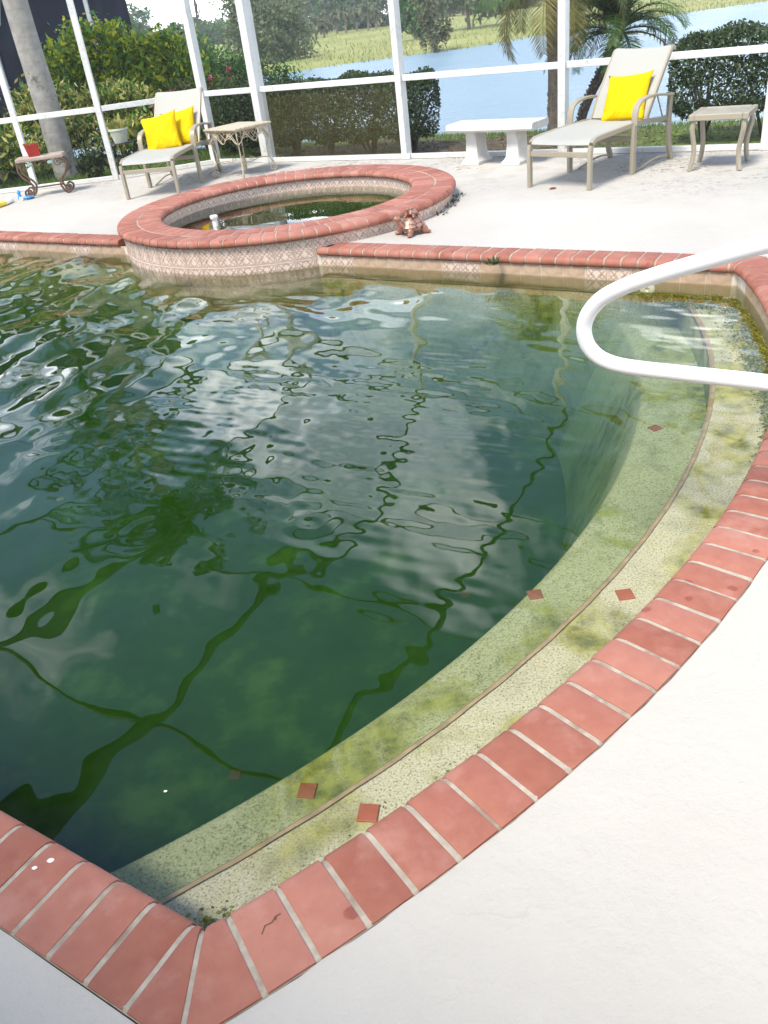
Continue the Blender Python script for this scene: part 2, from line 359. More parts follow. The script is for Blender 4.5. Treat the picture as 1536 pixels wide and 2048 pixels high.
def screen_mat(name, cover, col):
    q = Mat(name); q.n.remove(q.b); t = q.N('ShaderNodeBsdfTransparent'); df = q.N('ShaderNodeBsdfDiffuse'); df.inputs[0].default_value = (*col, 1)
    ms = q.N('ShaderNodeMixShader'); n = q.noise(1.7, 4); q.l.new(q.math('MULTIPLY', q.ramp(n, (0.3, 0.75), (0.7, 1.25)), cover), ms.inputs[0])
    q.l.new(t.outputs[0], ms.inputs[1]); q.l.new(df.outputs[0], ms.inputs[2]); q.l.new(ms.outputs[0], q.o.inputs[0]); return q.m
M['screen'] = screen_mat('insect_screen', 0.045, (0.10, 0.10, 0.10))
M['screen_dirty'] = screen_mat('dirty_insect_screen', 0.24, (0.13, 0.115, 0.06))
M['darkscreen'] = plain('dark_screen', (0.008, 0.011, 0.020), 0.8, 0.4, 2, spec=0.05)
M['bar_grey'] = plain('grey_aluminium', (0.30, 0.32, 0.33), 0.5)
# outside ground
q = Mat('ground'); s = q.sepxyz(); n1 = q.noise(0.35, 6, 0.6); n2 = q.noise(9, 5, 0.7); n3 = q.noise(0.05, 4, 0.6)
gr = q.ramp(n2, (0.35, (0.06, 0.10, 0.02)), (0.65, (0.15, 0.20, 0.06)))
soil = q.ramp(n2, (0.35, (0.05, 0.04, 0.028)), (0.65, (0.16, 0.125, 0.085)))
lawn = q.math('MULTIPLY', q.math('SUBTRACT', -0.9, q.math('ADD', s[0], q.math('MULTIPLY', q.math('SUBTRACT', n1, 0.5), 3.0))), 2.0, clamp=True)
c = q.mix(q.math('MAXIMUM', q.ramp(n1, (0.45, 0.0), (0.58, 1.0)), lawn), soil, gr)
mead = q.ramp(n1, (0.3, (0.15, 0.19, 0.055)), (0.5, (0.22, 0.245, 0.085)), (0.7, (0.31, 0.305, 0.125)))
mead = q.mix(0.4, mead, q.ramp(n3, (0.35, (0.14, 0.18, 0.05)), (0.65, (0.34, 0.31, 0.13))))
fm = q.math('MULTIPLY', q.math('SUBTRACT', s[1], 30.0), 0.2, clamp=True)
c = q.mix(fm, c, mead); q.bump(n2, 0.6, 0.05); M['ground'] = q.done(c, 0.95, 0.1)
M['bark'] = plain('bark', (0.16, 0.13, 0.10), 0.9, 0.4, 8, bump=0.8)
M['bark_dark'] = plain('dark_bark', (0.06, 0.048, 0.036), 0.9, 0.5, 14, bump=0.8)
q = Mat('palm_trunk'); s = q.sepxyz(); ring = q.math('SINE', q.math('MULTIPLY', q.math('ADD', s[2], q.math('MULTIPLY', q.noise(2.0, 3), 0.2)), 42.0))
n = q.noise(7, 6, 0.65); n2 = q.noise(2.3, 5, 0.7)
c = q.ramp(n, (0.3, (0.20, 0.19, 0.17)), (0.7, (0.36, 0.35, 0.32))); c = q.mix(q.math('MULTIPLY', q.ramp(ring, (0.75, 0.0), (0.98, 1.0)), 0.15), c, (0.14, 0.13, 0.11))
c = q.mix(q.ramp(n2, (0.58, 0.0), (0.66, 0.8)), c, (0.06, 0.06, 0.05)); q.bump(n, 0.5, 0.02); M['palm_trunk'] = q.done(c, 0.9, 0.1)
M['hedge'] = leaf_mat('hedge_leaf', (0.018, 0.036, 0.012), (0.04, 0.072, 0.022), (0.085, 0.125, 0.045), 0.2)
M['croton'] = leaf_mat('croton_leaf', (0.05, 0.12, 0.012), (0.24, 0.33, 0.02), (0.64, 0.58, 0.03), 0.4)
M['croton_gold'] = leaf_mat('variegated_leaf', (0.06, 0.11, 0.015), (0.46, 0.44, 0.10), (0.78, 0.72, 0.28), 0.35)
M['green'] = leaf_mat('green_leaf', (0.02, 0.065, 0.012), (0.06, 0.17, 0.024), (0.15, 0.33, 0.05), 0.4)
M['brownleaf'] = leaf_mat('brown_leaf', (0.05, 0.045, 0.018), (0.09, 0.085, 0.03), (0.14, 0.12, 0.05), 0.2)
M['pink'] = leaf_mat('pink_flower', (0.4, 0.05, 0.1), (0.5, 0.07, 0.14), (0.6, 0.12, 0.2), 0.2)
M['frond'] = leaf_mat('palm_leaflet', (0.03, 0.075, 0.018), (0.065, 0.135, 0.032), (0.13, 0.21, 0.06), 0.35)
M['frond_dark'] = leaf_mat('royal_palm_leaflet', (0.012, 0.03, 0.01), (0.025, 0.055, 0.016), (0.05, 0.085, 0.025), 0.15)
M['frond_old'] = leaf_mat('yellowing_leaflet', (0.10, 0.09, 0.02), (0.18, 0.17, 0.04), (0.26, 0.19, 0.06), 0.25)
M['fartree'] = leaf_mat('far_leaf', (0.055, 0.095, 0.04), (0.09, 0.145, 0.06), (0.15, 0.21, 0.09), 0.35)
M['farolive'] = leaf_mat('far_olive_leaf', (0.08, 0.10, 0.05), (0.13, 0.155, 0.075), (0.20, 0.22, 0.11), 0.35)
M['reed'] = leaf_mat('reed', (0.15, 0.18, 0.05), (0.23, 0.25, 0.085), (0.36, 0.35, 0.15), 0.25)
M['grass'] = leaf_mat('grass_blade', (0.06, 0.12, 0.02), (0.12, 0.20, 0.035), (0.20, 0.27, 0.07), 0.35)
M['cactus'] = leaf_mat('pot_plant_leaf', (0.18, 0.2, 0.04), (0.3, 0.31, 0.07), (0.42, 0.36, 0.12), 0.2)
M['housewall'] = plain('house_wall', (0.5, 0.5, 0.48), 0.8)
M['houseroof'] = plain('house_roof', (0.45, 0.45, 0.46), 0.8)
M['stucco'] = plain('stucco', (0.66, 0.60, 0.50), 0.9, 0.08, 20, bump=0.3)
# ------------------------------------------------------------------ pool coordinates
A0 = R(-34.6); U = Vector((math.cos(A0), math.sin(A0), 0)); V = Vector((-math.sin(A0), math.cos(A0), 0))
def W(u, v, z=0.0): p = U * u + V * v; return Vector((p.x, p.y, z))
AC = (-5.3307, 2.9575); AR = 5.0                 # centre and radius of the curved pool side
SPC = (-4.939, 6.258)                            # spa centre
ZW = -0.13                                       # water level
VN, VF, UL = 0.56, 5.16, -9.2                    # near and far pool edges
def arc(r, a, z=0.0): return W(AC[0] + r * math.cos(a), AC[1] + r * math.sin(a), z)
def arc_v(r, v): return math.asin((v - AC[1]) / r)
def spa_p(r, a, z=0.0): return W(SPC[0] + r * math.cos(a), SPC[1] + r * math.sin(a), z)

# ------------------------------------------------------------------ terrain and lake
lake_poly = [(-9, 30), (-6.5, 24), (-3, 20.5), (1.5, 18.4), (3.3, 17.6), (5.1, 16.2), (9, 14), (20, 9), (60, -8), (160, -30), (160, 96), (70, 70), (45, 63), (28.4, 59.6), (22.6, 58.5), (15.6, 55), (9, 50.3), (5.9, 50), (1.2, 49.5), (-2.9, 47.4), (-5.2, 44.8), (-7.5, 39)]
def poly_sd(X, Y, poly):
    P = np.array(poly, float); best = np.full(X.shape, 1e9); inside = np.zeros(X.shape, bool)
    for i in range(len(P)):
        a, b = P[i], P[(i + 1) % len(P)]; e = b - a
        t = np.clip(((X - a[0]) * e[0] + (Y - a[1]) * e[1]) / (e @ e), 0, 1)
        best = np.minimum(best, np.hypot(X - a[0] - t * e[0], Y - a[1] - t * e[1]))
        cnd = ((a[1] > Y) != (b[1] > Y)) & (X < (b[0] - a[0]) * (Y - a[1]) / (b[1] - a[1] + 1e-12) + a[0]); inside ^= cnd
    return np.where(inside, -best, best)
def sstep(a, b, x): t = np.clip((x - a) / (b - a), 0, 1); return t * t * (3 - 2 * t)
def ground_z(X, Y):
    sdv = poly_sd(X, Y, lake_poly)
    near = -0.07 - 0.0 * X
    land = np.where(Y > 30, -0.62 + 0.45 * sstep(2, 70, sdv) - 1.2 * sstep(60, 300, Y) * 0, near)
    zz_ = land - (land + 0.86) * (1 - sstep(0.0, 6.0, sdv)) - 0.9 * sstep(0, -4, sdv)
    # keep it below the deck and well under the pool
    dv = X * V.x + Y * V.y
    inner = sstep(9.3, 8.6, dv) * sstep(12.2, 11.3, Y)
    return np.where(sdv > 0, zz_, zz_) - 0.25 * 0 - inner * 2.2
xs = np.unique(np.concatenate([-np.geomspace(14, 260, 34), np.arange(-14, 14.1, 0.35), np.geomspace(14, 260, 34)]))
ys = np.unique(np.concatenate([[-50, -20], np.arange(-8, 24, 0.35), np.arange(24, 70, 1.0), np.geomspace(70, 380, 34)]))
GX, GY = np.meshgrid(xs, ys); GZ = ground_z(GX, GY) + 0.012 * np.sin(GX * 3.1 + GY * 1.7) * np.cos(GY * 2.3)
nx, ny = len(xs), len(ys); idx = np.arange(nx * ny).reshape(ny, nx)
Fq = np.stack([idx[:-1, :-1], idx[:-1, 1:], idx[1:, 1:], idx[1:, :-1]], -1).reshape(-1, 4)
ter = np_mesh('terrain', np.stack([GX, GY, GZ], -1).reshape(-1, 3), Fq, M['ground'], smooth=True); tag(ter, kind='structure')
def gz(x, y): return float(ground_z(np.array([float(x)]), np.array([float(y)]))[0])
LP = [Vector((x, y, 0)) for x, y in lake_poly]; ex = []
for i, p in enumerate(LP):
    t = (LP[(i + 1) % len(LP)] - LP[i - 1]).normalized(); ex.append((p.x + t.y * 1.8, p.y - t.x * 1.8, -0.8))
mb = MB(); mb.add(ex, [tuple(f) for f in tessellate_polygon([[Vector(p) for p in ex]])])
lk = mb.build('lake', M['lake']); tag(lk, kind='structure')

# ------------------------------------------------------------------ deck
gap = 0.004
an, af = arc_v(AR + 0.2 + gap, VN - 0.2 - gap), arc_v(AR + 0.2 + gap, VF + 0.2 + gap)
hole = [W(UL - 0.3, VN - 0.2 - gap)]
hole += [W(u, VN - 0.2 - gap) for u in np.arange(UL, -0.9, 0.12)]
hole += [arc(AR + 0.2 + gap, a) for a in np.linspace(an, af, 90)]
sv = VF + 0.2 + gap; rs = 1.49; sa = math.asin((sv - SPC[1]) / rs)
hole += [W(u, sv) for u in np.arange(-0.8, SPC[0] + rs * math.cos(sa) + 0.06, -0.12)]
hole += [spa_p(rs, a) for a in np.linspace(sa, PI - sa, 60)]
hole += [W(u, sv) for u in np.arange(SPC[0] - rs * math.cos(sa) - 0.06, UL - 0.3, -0.12)]
hole = [p + Vector((random.uniform(-1, 1), random.uniform(-1, 1), 0)) * 0.0022 for p in hole]
P1, P2 = Vector((-3.97, 11.66, 0)), Vector((-2.9, 11.6, 0))
VC = 8.89
posts_uv = [-8.1, -7.2, -5.17, -3.28, -1.31, 0.7, 2.7]
outer = [W(6, VC + 0.12), W(-8.1, VC + 0.14), P2 + Vector((0, 0.12, 0)), P1 + Vector((0, 0.12, 0)), Vector((-12, 12.0, 0)), Vector((-12, -6, 0)), Vector((9, -6, 0))]
outer = outer[::-1]
loops = [outer, hole[::-1]]
flat = outer + hole[::-1]
tris = tessellate_polygon(loops)
mb = MB(); mb.add(flat, [tuple(t) for t in tris])
# edges turned down around the hole and outside
n0 = len(outer)
for lp, off in ((outer, 0), (hole[::-1], n0)):
    k = len(lp); o = len(mb.v)
    mb.v += [(p.x, p.y, -0.12) for p in lp]
    for i in range(k):
        j = (i + 1) % k; mb.f.append((off + i, off + j, o + j, o + i)); mb.m.append(0)
deck = mb.build('pool_deck', M['deck']); tag(deck, kind='structure')
bm = bmesh.new(); bm.from_mesh(deck.data); bmesh.ops.recalc_face_normals(bm, faces=bm.faces)
if sum(f.normal.z * f.calc_area() for f in bm.faces) < 0: bmesh.ops.reverse_faces(bm, faces=bm.faces)
bm.to_mesh(deck.data); bm.free()

# ------------------------------------------------------------------ house behind the pool (its eave shades the near deck)
house = thing('house', 'pale stucco house with deep eave behind the near deck', 'house', W(-4, -3.1, 0), A0)
mb = MB(); mb.box((0, -.15, 1.4), (24, .3, 2.8)); mb.build('wall', M['stucco'], house)
mb = MB(); mb.box((0, .82, 2.88), (25, 2.0, .14)); mb.build('eave', M['stucco'], house)
mb = MB(); mb.add([(-12.5, 1.8, 2.97), (12.5, 1.8, 2.97), (12.5, -5, 5.2), (-12.5, -5, 5.2), (-12.5, -5, 2.97), (12.5, -5, 2.97)], [(0, 1, 2, 3), (3, 2, 5, 4), (0, 3, 4), (1, 5, 2)]); mb.build('roof', M['houseroof'], house)
mb = MB(); mb.box((2, .02, 1.06), (2.4, .06, 2.1)); mb.build('sliding_door', M['darkscreen'], house)

# ------------------------------------------------------------------ swimming pool
pool = bpy.data.objects.new('swimming_pool', None); COL.objects.link(pool); tag(pool, kind='structure')
pool['label'] = 'green algae filled swimming pool edged with terracotta bullnose bricks'
ZF = -1.35
def wall_quad(mb, pts, z0, z1, mi=0):
    for a, b in zip(pts[:-1], pts[1:]):
        mb.add([(a.x, a.y, z0), (b.x, b.y, z0), (b.x, b.y, z1), (a.x, a.y, z1)], [(0, 1, 2, 3)], mi)
mb = MB()
wall_quad(mb, [arc(AR + .03, a) for a in np.linspace(arc_v(AR + .03, VN - .03), arc_v(AR + .03, VF + .03), 80)], ZF - .1, -0.05)
wall_quad(mb, [W(-.7, VF + .03), W(UL, VF + .03)], ZF - .1, -0.05)
wall_quad(mb, [W(-.9, VN - .03), W(UL, VN - .03)], ZF - .1, -0.05)
wall_quad(mb, [W(UL, VN - .03), W(UL, VF + .03)], ZF - .1, -0.05)
wall_quad(mb, [spa_p(1.475, a) for a in np.linspace(PI + .6, 2 * PI - .6, 40)], ZF - .1, 0.08)
mb.build('pool_wall', M['plaster'], pool)
mb = MB()
wall_quad(mb, [arc(AR + .0245, a) for a in np.linspace(arc_v(AR + .03, VN - .03), arc_v(AR + .03, VF + .03), 80)], -.215, -.05)
wall_quad(mb, [W(-.7, VF + .0245), W(UL, VF + .0245)], -.215, -.05); wall_quad(mb, [W(-.9, VN - .0245), W(UL, VN - .0245)], -.215, -.05)
mb.build('grout', M['grout'], pool)
mb = MB(); mb.add([W(UL, VN - .06, ZF), W(-.3, VN - .06, ZF), W(-.3, VF + .06, ZF), W(UL, VF + .06, ZF)], [(0, 1, 2, 3)]); mb.build('pool_floor', M['floor'], pool)
def step_band(r0, r1, zt, zb, name, batter=.01):
    mb = MB(); k = 72; a0, a1 = R(-33), R(31); vs = []
    for i in range(k):
        a = a0 + (a1 - a0) * i / (k - 1)
        vs += [arc(r1, a, zt), arc(r0 + .02, a, zt), arc(r0 + .004, a, zt - .006), arc(r0 - .006, a, zt - .022), arc(r0 - batter, a, zb)]
    fs = [(i * 5 + j, (i + 1) * 5 + j, (i + 1) * 5 + j + 1, i * 5 + j + 1) for i in range(k - 1) for j in range(4)]
    mb.add(vs, fs); return mb.build(name, M['plaster'], pool, True)
step_band(4.74, 5.06, -.20, -.42, 'step'); step_band(4.405, 4.76, -.41, ZF - .05, 'step', .42)
for r0, zt in ((4.735, -.197),):
    mb = MB(); k = 90; vs = []
    for i in range(k):
        a = R(-33) + R(64) * i / (k - 1); wv_ = 0.0015 * math.sin(i * 1.7)
        vs += [arc(r0 + .018 + wv_, a, zt), arc(r0 + .006, a, zt), arc(r0 - .004, a, zt - .01), arc(r0 - .003, a, zt - .035)]
    mb.add(vs, [(i * 4 + j, (i + 1) * 4 + j, (i + 1) * 4 + j + 1, i * 4 + j + 1) for i in range(k - 1) for j in range(3)]); mb.build('step_edge', M['step_edge'], pool, True)
# diamond tiles let into the treads
def on_z(P, z):
    v = np.array([P[0] - 768, P[1] - 1024, F]); r = np.array([v @ rt, v @ fw, -(v @ d)]); t = (z - H) / r[2]; return Vector((r[0] * t, r[1] * t, z))
dia = None
for px, z in (((1250, 1190), -.2), ((737, 1627), -.2), ((1070, 1190), -.41), ((615, 1582), -.41), ((1310, 857), -.41), ((930, 1190), ZF), ((470, 1550), ZF)):
    p = on_z(px, z)
    if dia is None:
        mb = MB(); mb.box((0, 0, 0), (.052, .052, .008), ch=.002); dia = mb.build('diamond_tile', M['diamond'], pool); o = dia
    else: o = dia.copy(); COL.objects.link(o)
    o.location = p + Vector((0, 0, .002)); uvp = (p.dot(U), p.dot(V)); o.rotation_euler = (0, 0, A0 + math.atan2(uvp[1] - AC[1], uvp[0] - AC[0]) + R(45))

# return fitting on the far wall, just under the water
v_ = np.array([1295 - 768, 578 - 1024, F]); r_ = Vector((v_ @ rt, v_ @ fw, -(v_ @ d))); tt = (VF + .018) / r_.dot(V); p_ = Vector((0, 0, H)) + r_ * tt
mb = MB(); mb.lathe([(.046, 0), (.046, .006), (.036, .012), (.014, .013), (.012, .004)], 20); o = mb.build('return_fitting', M['pvc'], pool, True)
o.matrix_world = Matrix.Translation(p_) @ Matrix.Rotation(A0, 4, 'Z') @ Matrix.Rotation(R(90), 4, 'X')
# --- bullnose bricks
PROF = [(.028, -.056), (.010, -.050), (.001, -.036), (.001, -.020), (.008, -.004), (.022, .005), (.045, .008), (.19, .006), (.2, .003), (.2, -.056)]
def loft(mb, A, B, C, D, inset=0.0025, prof=PROF, z0=0.0, depth=.2):
    """brick between water-edge points A-B and outer points D-C"""
    vs = []
    ctr = (A + B + C + D) / 4
    for kk, (f, sh) in enumerate(((0, inset), (.04, 0), (.96, 0), (1, inset))):
        for y, z in prof:
            t = y / depth; p = (A.lerp(D, t)).lerp(B.lerp(C, t), f)
            zz_ = z if sh == 0 else z - sh * (1 if z > -.03 else -1) * .8
            vs.append(Vector((p.x, p.y, z0 + zz_)))
    k = len(prof); fs = []
    for r in range(3):
        for j in range(k):
            jj = (j + 1) % k; fs.append((r * k + j, r * k + jj, (r + 1) * k + jj, (r + 1) * k + j))
    fs.append(tuple(range(k - 1, -1, -1))); fs.append(tuple(3 * k + j for j in range(k)))
    mb.add(vs, fs)
def place_brick(mesh_obj, loc, rz, parent, first):
    o = mesh_obj if first else mesh_obj.copy()
    if not first: COL.objects.link(o)
    o.parent = parent; o.location = loc + Vector((0, 0, random.gauss(0, .0007)))
    o.rotation_euler = (random.gauss(0, .003), random.gauss(0, .003), rz + random.gauss(0, .006)); return o
JW = 0.0130
pitch = 0.1072
a_first = R(-28.15)
a_end = arc_v(AR, VF) - R(1.1)
nb = int((a_end - a_first) / (pitch / AR)); da = (a_end - a_first) / nb
mb = MB(); hw_i, hw_o = AR * da / 2 - JW / 2, (AR + .2) * da / 2 - JW / 2
loft(mb, Vector((0, -hw_i, 0)), Vector((0, hw_i, 0)), Vector((.2, hw_o, 0)), Vector((.2, -hw_o, 0)))
bk = mb.build('brick', M['brick'], pool, True)
for i in range(nb):
    a = a_first + da * (i + .5); place_brick(bk, arc(AR, a), A0 + a, pool, i == 0)
# straight sides
mb = MB(); h_ = pitch / 2 - JW / 2
loft(mb, Vector((0, -h_, 0)), Vector((0, h_, 0)), Vector((.2, h_, 0)), Vector((.2, -h_, 0)))
bs = mb.build('brick', M['brick'], pool, True); firstflag = True
u = -0.962
while u > -2.9:
    place_brick(bs, W(u - pitch / 2, VN), A0 - PI / 2, pool, firstflag); firstflag = False; u -= pitch
spa_cut = math.sqrt(1.545 ** 2 - (VF + .0 - SPC[1]) ** 2)
u_r = SPC[0] + spa_cut + .05; u_l = SPC[0] - spa_cut - .05
u = -0.885
while u - pitch > u_r - .04:
    place_brick(bs, W(u - pitch / 2, VF), A0 + PI / 2, pool, False); u -= pitch
u_rest = u
u = u_l + .02
while u > UL:
    place_brick(bs, W(u - pitch / 2, VF), A0 + PI / 2, pool, False); u -= pitch
# mitred corner bricks
ici, ico = W(-.945, VN), W(-.825, VN - .2)
def shrink(A, B, C, D, e=JW / 2):
    a = e / max((B - A).length, .02); b = e / max((C - D).length, .02)
    a = min(a, .35)
    return A.lerp(B, a), B.lerp(A, a), C.lerp(D, b), D.lerp(C, b)
mb = MB(); loft(mb, *shrink(W(-.962, VN), ici, ico, W(-.962, VN - .2))); mb.build('brick', M['brick'], pool, True)
mb = MB(); loft(mb, *shrink(ici, arc(AR, a_first), arc(AR + .2, a_first), ico)); mb.build('brick', M['brick'], pool, True)
fci, fco = W(-.855, VF), W(-.719, VF + .2)
mb = MB(); loft(mb, *shrink(fci, W(-.885, VF), W(-.885, VF + .2), fco)); mb.build('brick', M['brick'], pool, True)
mb = MB(); loft(mb, *shrink(arc(AR, a_end), fci, fco, arc(AR + .2, a_end))); mb.build('brick', M['brick'], pool, True)
mb = MB(); loft(mb, *shrink(W(u_rest, VF), W(u_r - .08, VF), W(u_r + .10, VF + .2), W(u_rest, VF + .2))); mb.build('brick', M['brick'], pool, True)
# mortar bed under the bricks
MPROF = [(.03, -.05), (.014, -.045), (.0055, -.034), (.0055, -.020), (.012, -.008), (.024, .0005), (.045, .0042), (.195, .002), (.2015, -.004), (.2015, -.06)]
def strip(name, inner, outer_, parent, mat, prof=MPROF, z0=0, depth=.2, closed=False):
    mb = MB(); k = len(prof); vs = []
    for a, b in zip(inner, outer_):
        for y, z in prof: p = a.lerp(b, y / depth); vs.append((p.x, p.y, z0 + z))
    n_ = len(inner); fs = []
    for i in range(n_ if closed else n_ - 1):
        ii = (i + 1) % n_
        for j in range(k - 1): fs.append((i * k + j, ii * k + j, ii * k + j + 1, i * k + j + 1))
    mb.add(vs, fs); return mb.build(name, mat, parent, True)
aa = np.linspace(a_first, a_end, 70)
inn = [W(UL, VN), W(-.962, VN), ici] + [arc(AR, a) for a in aa] + [fci, W(-.885, VF), W(u_r - .08, VF)]
oo = [W(UL, VN - .2), W(-.962, VN - .2), ico] + [arc(AR + .2, a) for a in aa] + [fco, W(-.885, VF + .2), W(u_r + .10, VF + .2)]
strip('mortar', inn, oo, pool, M['mortar'])
strip('mortar', [W(u_l - .02, VF), W(UL, VF)], [W(u_l - .02, VF + .2), W(UL, VF + .2)], pool, M['mortar'])
strip('mortar', [W(-2.9, VN), W(UL, VN)], [W(-2.9, VN - .2), W(UL, VN - .2)], pool, M['brick'], prof=[(y, z + .003) for y, z in MPROF])

# --- tiles: patterned and plain.  local x along the wall, z up, y out of the wall
TS = .150
def scroll_lines():
    """relief of four S scrolls round a small flower, in tile units -1..1"""
    Ls = []
    for sx_ in (1, -1):
        for sz_ in (1, -1):
            q1 = [(.10 + .07 * t + .0 , .10 + .07 * t) for t in np.linspace(0, 1, 2)]
            arc1 = [(.42 + .26 * math.cos(a), .16 + .26 * math.sin(a)) for a in np.linspace(PI * 1.02, PI * .12, 8)]
            arc2 = [(.52 + .16 * math.cos(a), .22 + .16 * math.sin(a)) for a in np.linspace(PI * .1, -PI * .9, 7)]
            b1 = [(.16 + .26 * math.cos(a), .42 + .26 * math.sin(a)) for a in np.linspace(-PI * .52, PI * .38, 8)]
            c1 = [(.36, .36), (.55, .58), (.78, .80)]
            c2 = [(.62, .80), (.78, .80), (.80, .62)]
            c3 = [(.05, .84), (.20, .74), (.40, .80)]; c4 = [(.84, .05), (.74, .20), (.80, .40)]
            for ln, wd in ((arc1 + arc2, .04), (b1, .04), (c1, .04), (c3, .045), (c4, .045)):
                Ls.append(([(x * sx_, z * sz_) for x, z in ln], wd))
    Ls.append(([(.07 * math.cos(a), .07 * math.sin(a)) for a in np.linspace(0, 2 * PI, 7)], .04))
    e = .9
    for a, b in (((-e, -e), (e, -e)), ((e, -e), (e, e)), ((e, e), (-e, e)), ((-e, e), (-e, -e))): Ls.append(([a, b], .03))
    return Ls
def make_tile(name, patterned, parent, wdt=TS, hgt=TS):
    mb = MB(); g = .0022
    mb.box((0, 0, 0), (wdt - g * 2, .010, hgt - g * 2), ch=0)
    if patterned:
        for ln, wd in scroll_lines():
            pts = [Vector((x * wdt / 2, .0057, z * hgt / 2)) for x, z in ln]; vs = []; k = len(pts)
            for i in range(k):
                t = pts[min(i + 1, k - 1)] - pts[max(i - 1, 0)]; t = t.normalized() if t.length > 0 else Vector((1, 0, 0))
                n_ = Vector((-t.z, 0, t.x)) * (wd * hgt / 2)
                vs += [pts[i] + n_, pts[i] - n_]
            mb.add(vs, [(2 * i, 2 * i + 1, 2 * i + 3, 2 * i + 2) for i in range(k - 1)], 1)
    return mb.build(name, [M['tile'] if patterned else M['tile_plain'], M['tile_line']], parent)
class Placer:
    def __init__(s, o): s.o = o; s.used = False
    def put(s, loc, rz, parent):
        o = s.o if not s.used else s.o.copy()
        if s.used: COL.objects.link(o)
        s.used = True; o.parent = parent; o.location = loc; o.rotation_euler = (0, 0, rz); return o
tp = Placer(make_tile('tile', True, pool)); tq = Placer(make_tile('tile', False, pool))
def wall_row(u0, u1, v, rz, pattern):
    u = u0; i = 0
    while u - TS > u1:
        (tp if pattern(i) else tq).put(W(u - TS / 2, v, -.055 - TS / 2), rz, pool); u -= TS; i += 1
wall_row(-.86, u_r - .15, VF + .027, A0 + PI, lambda i: i % 7 in (4, 5))
wall_row(u_l + .05, -9.1, VF + .027, A0 + PI, lambda i: i % 7 in (3, 4))
wall_row(-.95, -3, VN - .027, A0, lambda i: i % 7 in (3, 4))
k = int((arc_v(AR, VF) - arc_v(AR, VN)) * AR / TS)
for i in range(k):
    a = arc_v(AR + .02, VN) + (i + .5) * TS / (AR + .027)
    (tp if i % 7 in (3, 4) else tq).put(arc(AR + .027, a, -.055 - TS / 2), A0 + a + PI / 2, pool)
# moss drift in the far corner and along the near corner: a ragged mat on the first tread
def moss_patch(name, poly_fn, n, parent, size=.012, z=-.2, mat='moss'):
    Vv = []; 
    for _ in range(n):
        p = poly_fn()
        if p is None: continue
        c_ = np.array([p.x, p.y, z + abs(random.gauss(0, .004)) + .002]); s_ = size * random.uniform(.4, 1.3)
        a = random.uniform(0, 2 * PI); t1 = np.array([math.cos(a), math.sin(a), random.uniform(-.5, .5)]); t2 = np.array([-math.sin(a), math.cos(a), random.uniform(-.5, .5)])
        Vv += [c_ - t1 * s_ , c_ + t2 * s_ * .6, c_ + t1 * s_, c_ - t2 * s_ * .6]
    Vv = np.array(Vv); o = np_mesh(name, Vv, np.arange(len(Vv)).reshape(-1, 4), M[mat], parent); o['kind'] = 'stuff'; return o
def far_corner():
    t = random.random()
    if t < .55:
        a = random.uniform(arc_v(AR, 2.9), arc_v(AR, VF)); wd = .05 + .13 * sstep(3.4, 4.4, AC[1] + AR * math.sin(a)); return arc(AR + .02 - abs(random.gauss(0, wd * .42)), a)
    return W(-.9 - abs(random.gauss(0, .22)), VF + .02 - abs(random.gauss(0, .10)))
moss_patch('moss', far_corner, 16000, pool, .007)
moss_patch('moss', lambda: W(-.965 + random.gauss(0, .045), VN + .02 + abs(random.gauss(0, .04))), 2600, pool, .0065)
moss_patch('moss', lambda: arc(AR - .02 - abs(random.gauss(0, .05)), arc_v(AR, 1.15) + random.gauss(0, .02)), 500, pool, .005)

# ------------------------------------------------------------------ spa
spa = thing('spa', 'round raised spa with double ring of terracotta bricks and scroll tiles', 'hot tub', W(SPC[0], SPC[1], 0), A0)
ZS = .143
def sp(r, a, z=0): return Vector((r * math.cos(a), r * math.sin(a), z))
RO, RM, RI = 1.541, 1.358, 1.143
n_out = 92; da_o = 2 * PI / n_out
def spa_brick(n, r_edge, r_back, bull):
    da_ = 2 * PI / n; j = .0105
    f = lambda r: r * math.sin(da_ / 2) - j / 2
    mb = MB(); dp = abs(r_edge - r_back); s_ = 1 if r_back > r_edge else -1
    prof = [(y * dp / .2, z) for y, z in PROF]
    loft(mb, Vector((0, -f(r_edge), 0)), Vector((0, f(r_edge), 0)), Vector((s_ * dp, f(r_back), 0)), Vector((s_ * dp, -f(r_back), 0)), prof=prof, depth=dp)
    return mb.build('brick', M['brick'], spa, True)
bo = spa_brick(n_out, RO, RM + .006, True); n_in = 72
for i in range(n_out): a = da_o * i; place_brick(bo, sp(RO, a, ZS - .008), a, spa, i == 0)
bi = spa_brick(n_in, RI, RM - .006, True)
for i in range(n_in): a = 2 * PI / n_in * i; place_brick(bi, sp(RI, a, ZS - .008), a, spa, i == 0)
th = np.linspace(0, 2 * PI, 120, endpoint=False)
strip('mortar', [sp(RO, a) for a in th], [sp(RM, a) for a in th], spa, M['mortar'], z0=ZS - .008, closed=True)
strip('mortar', [sp(RI, a) for a in th], [sp(RM, a) for a in th], spa, M['mortar'], z0=ZS - .008, closed=True)
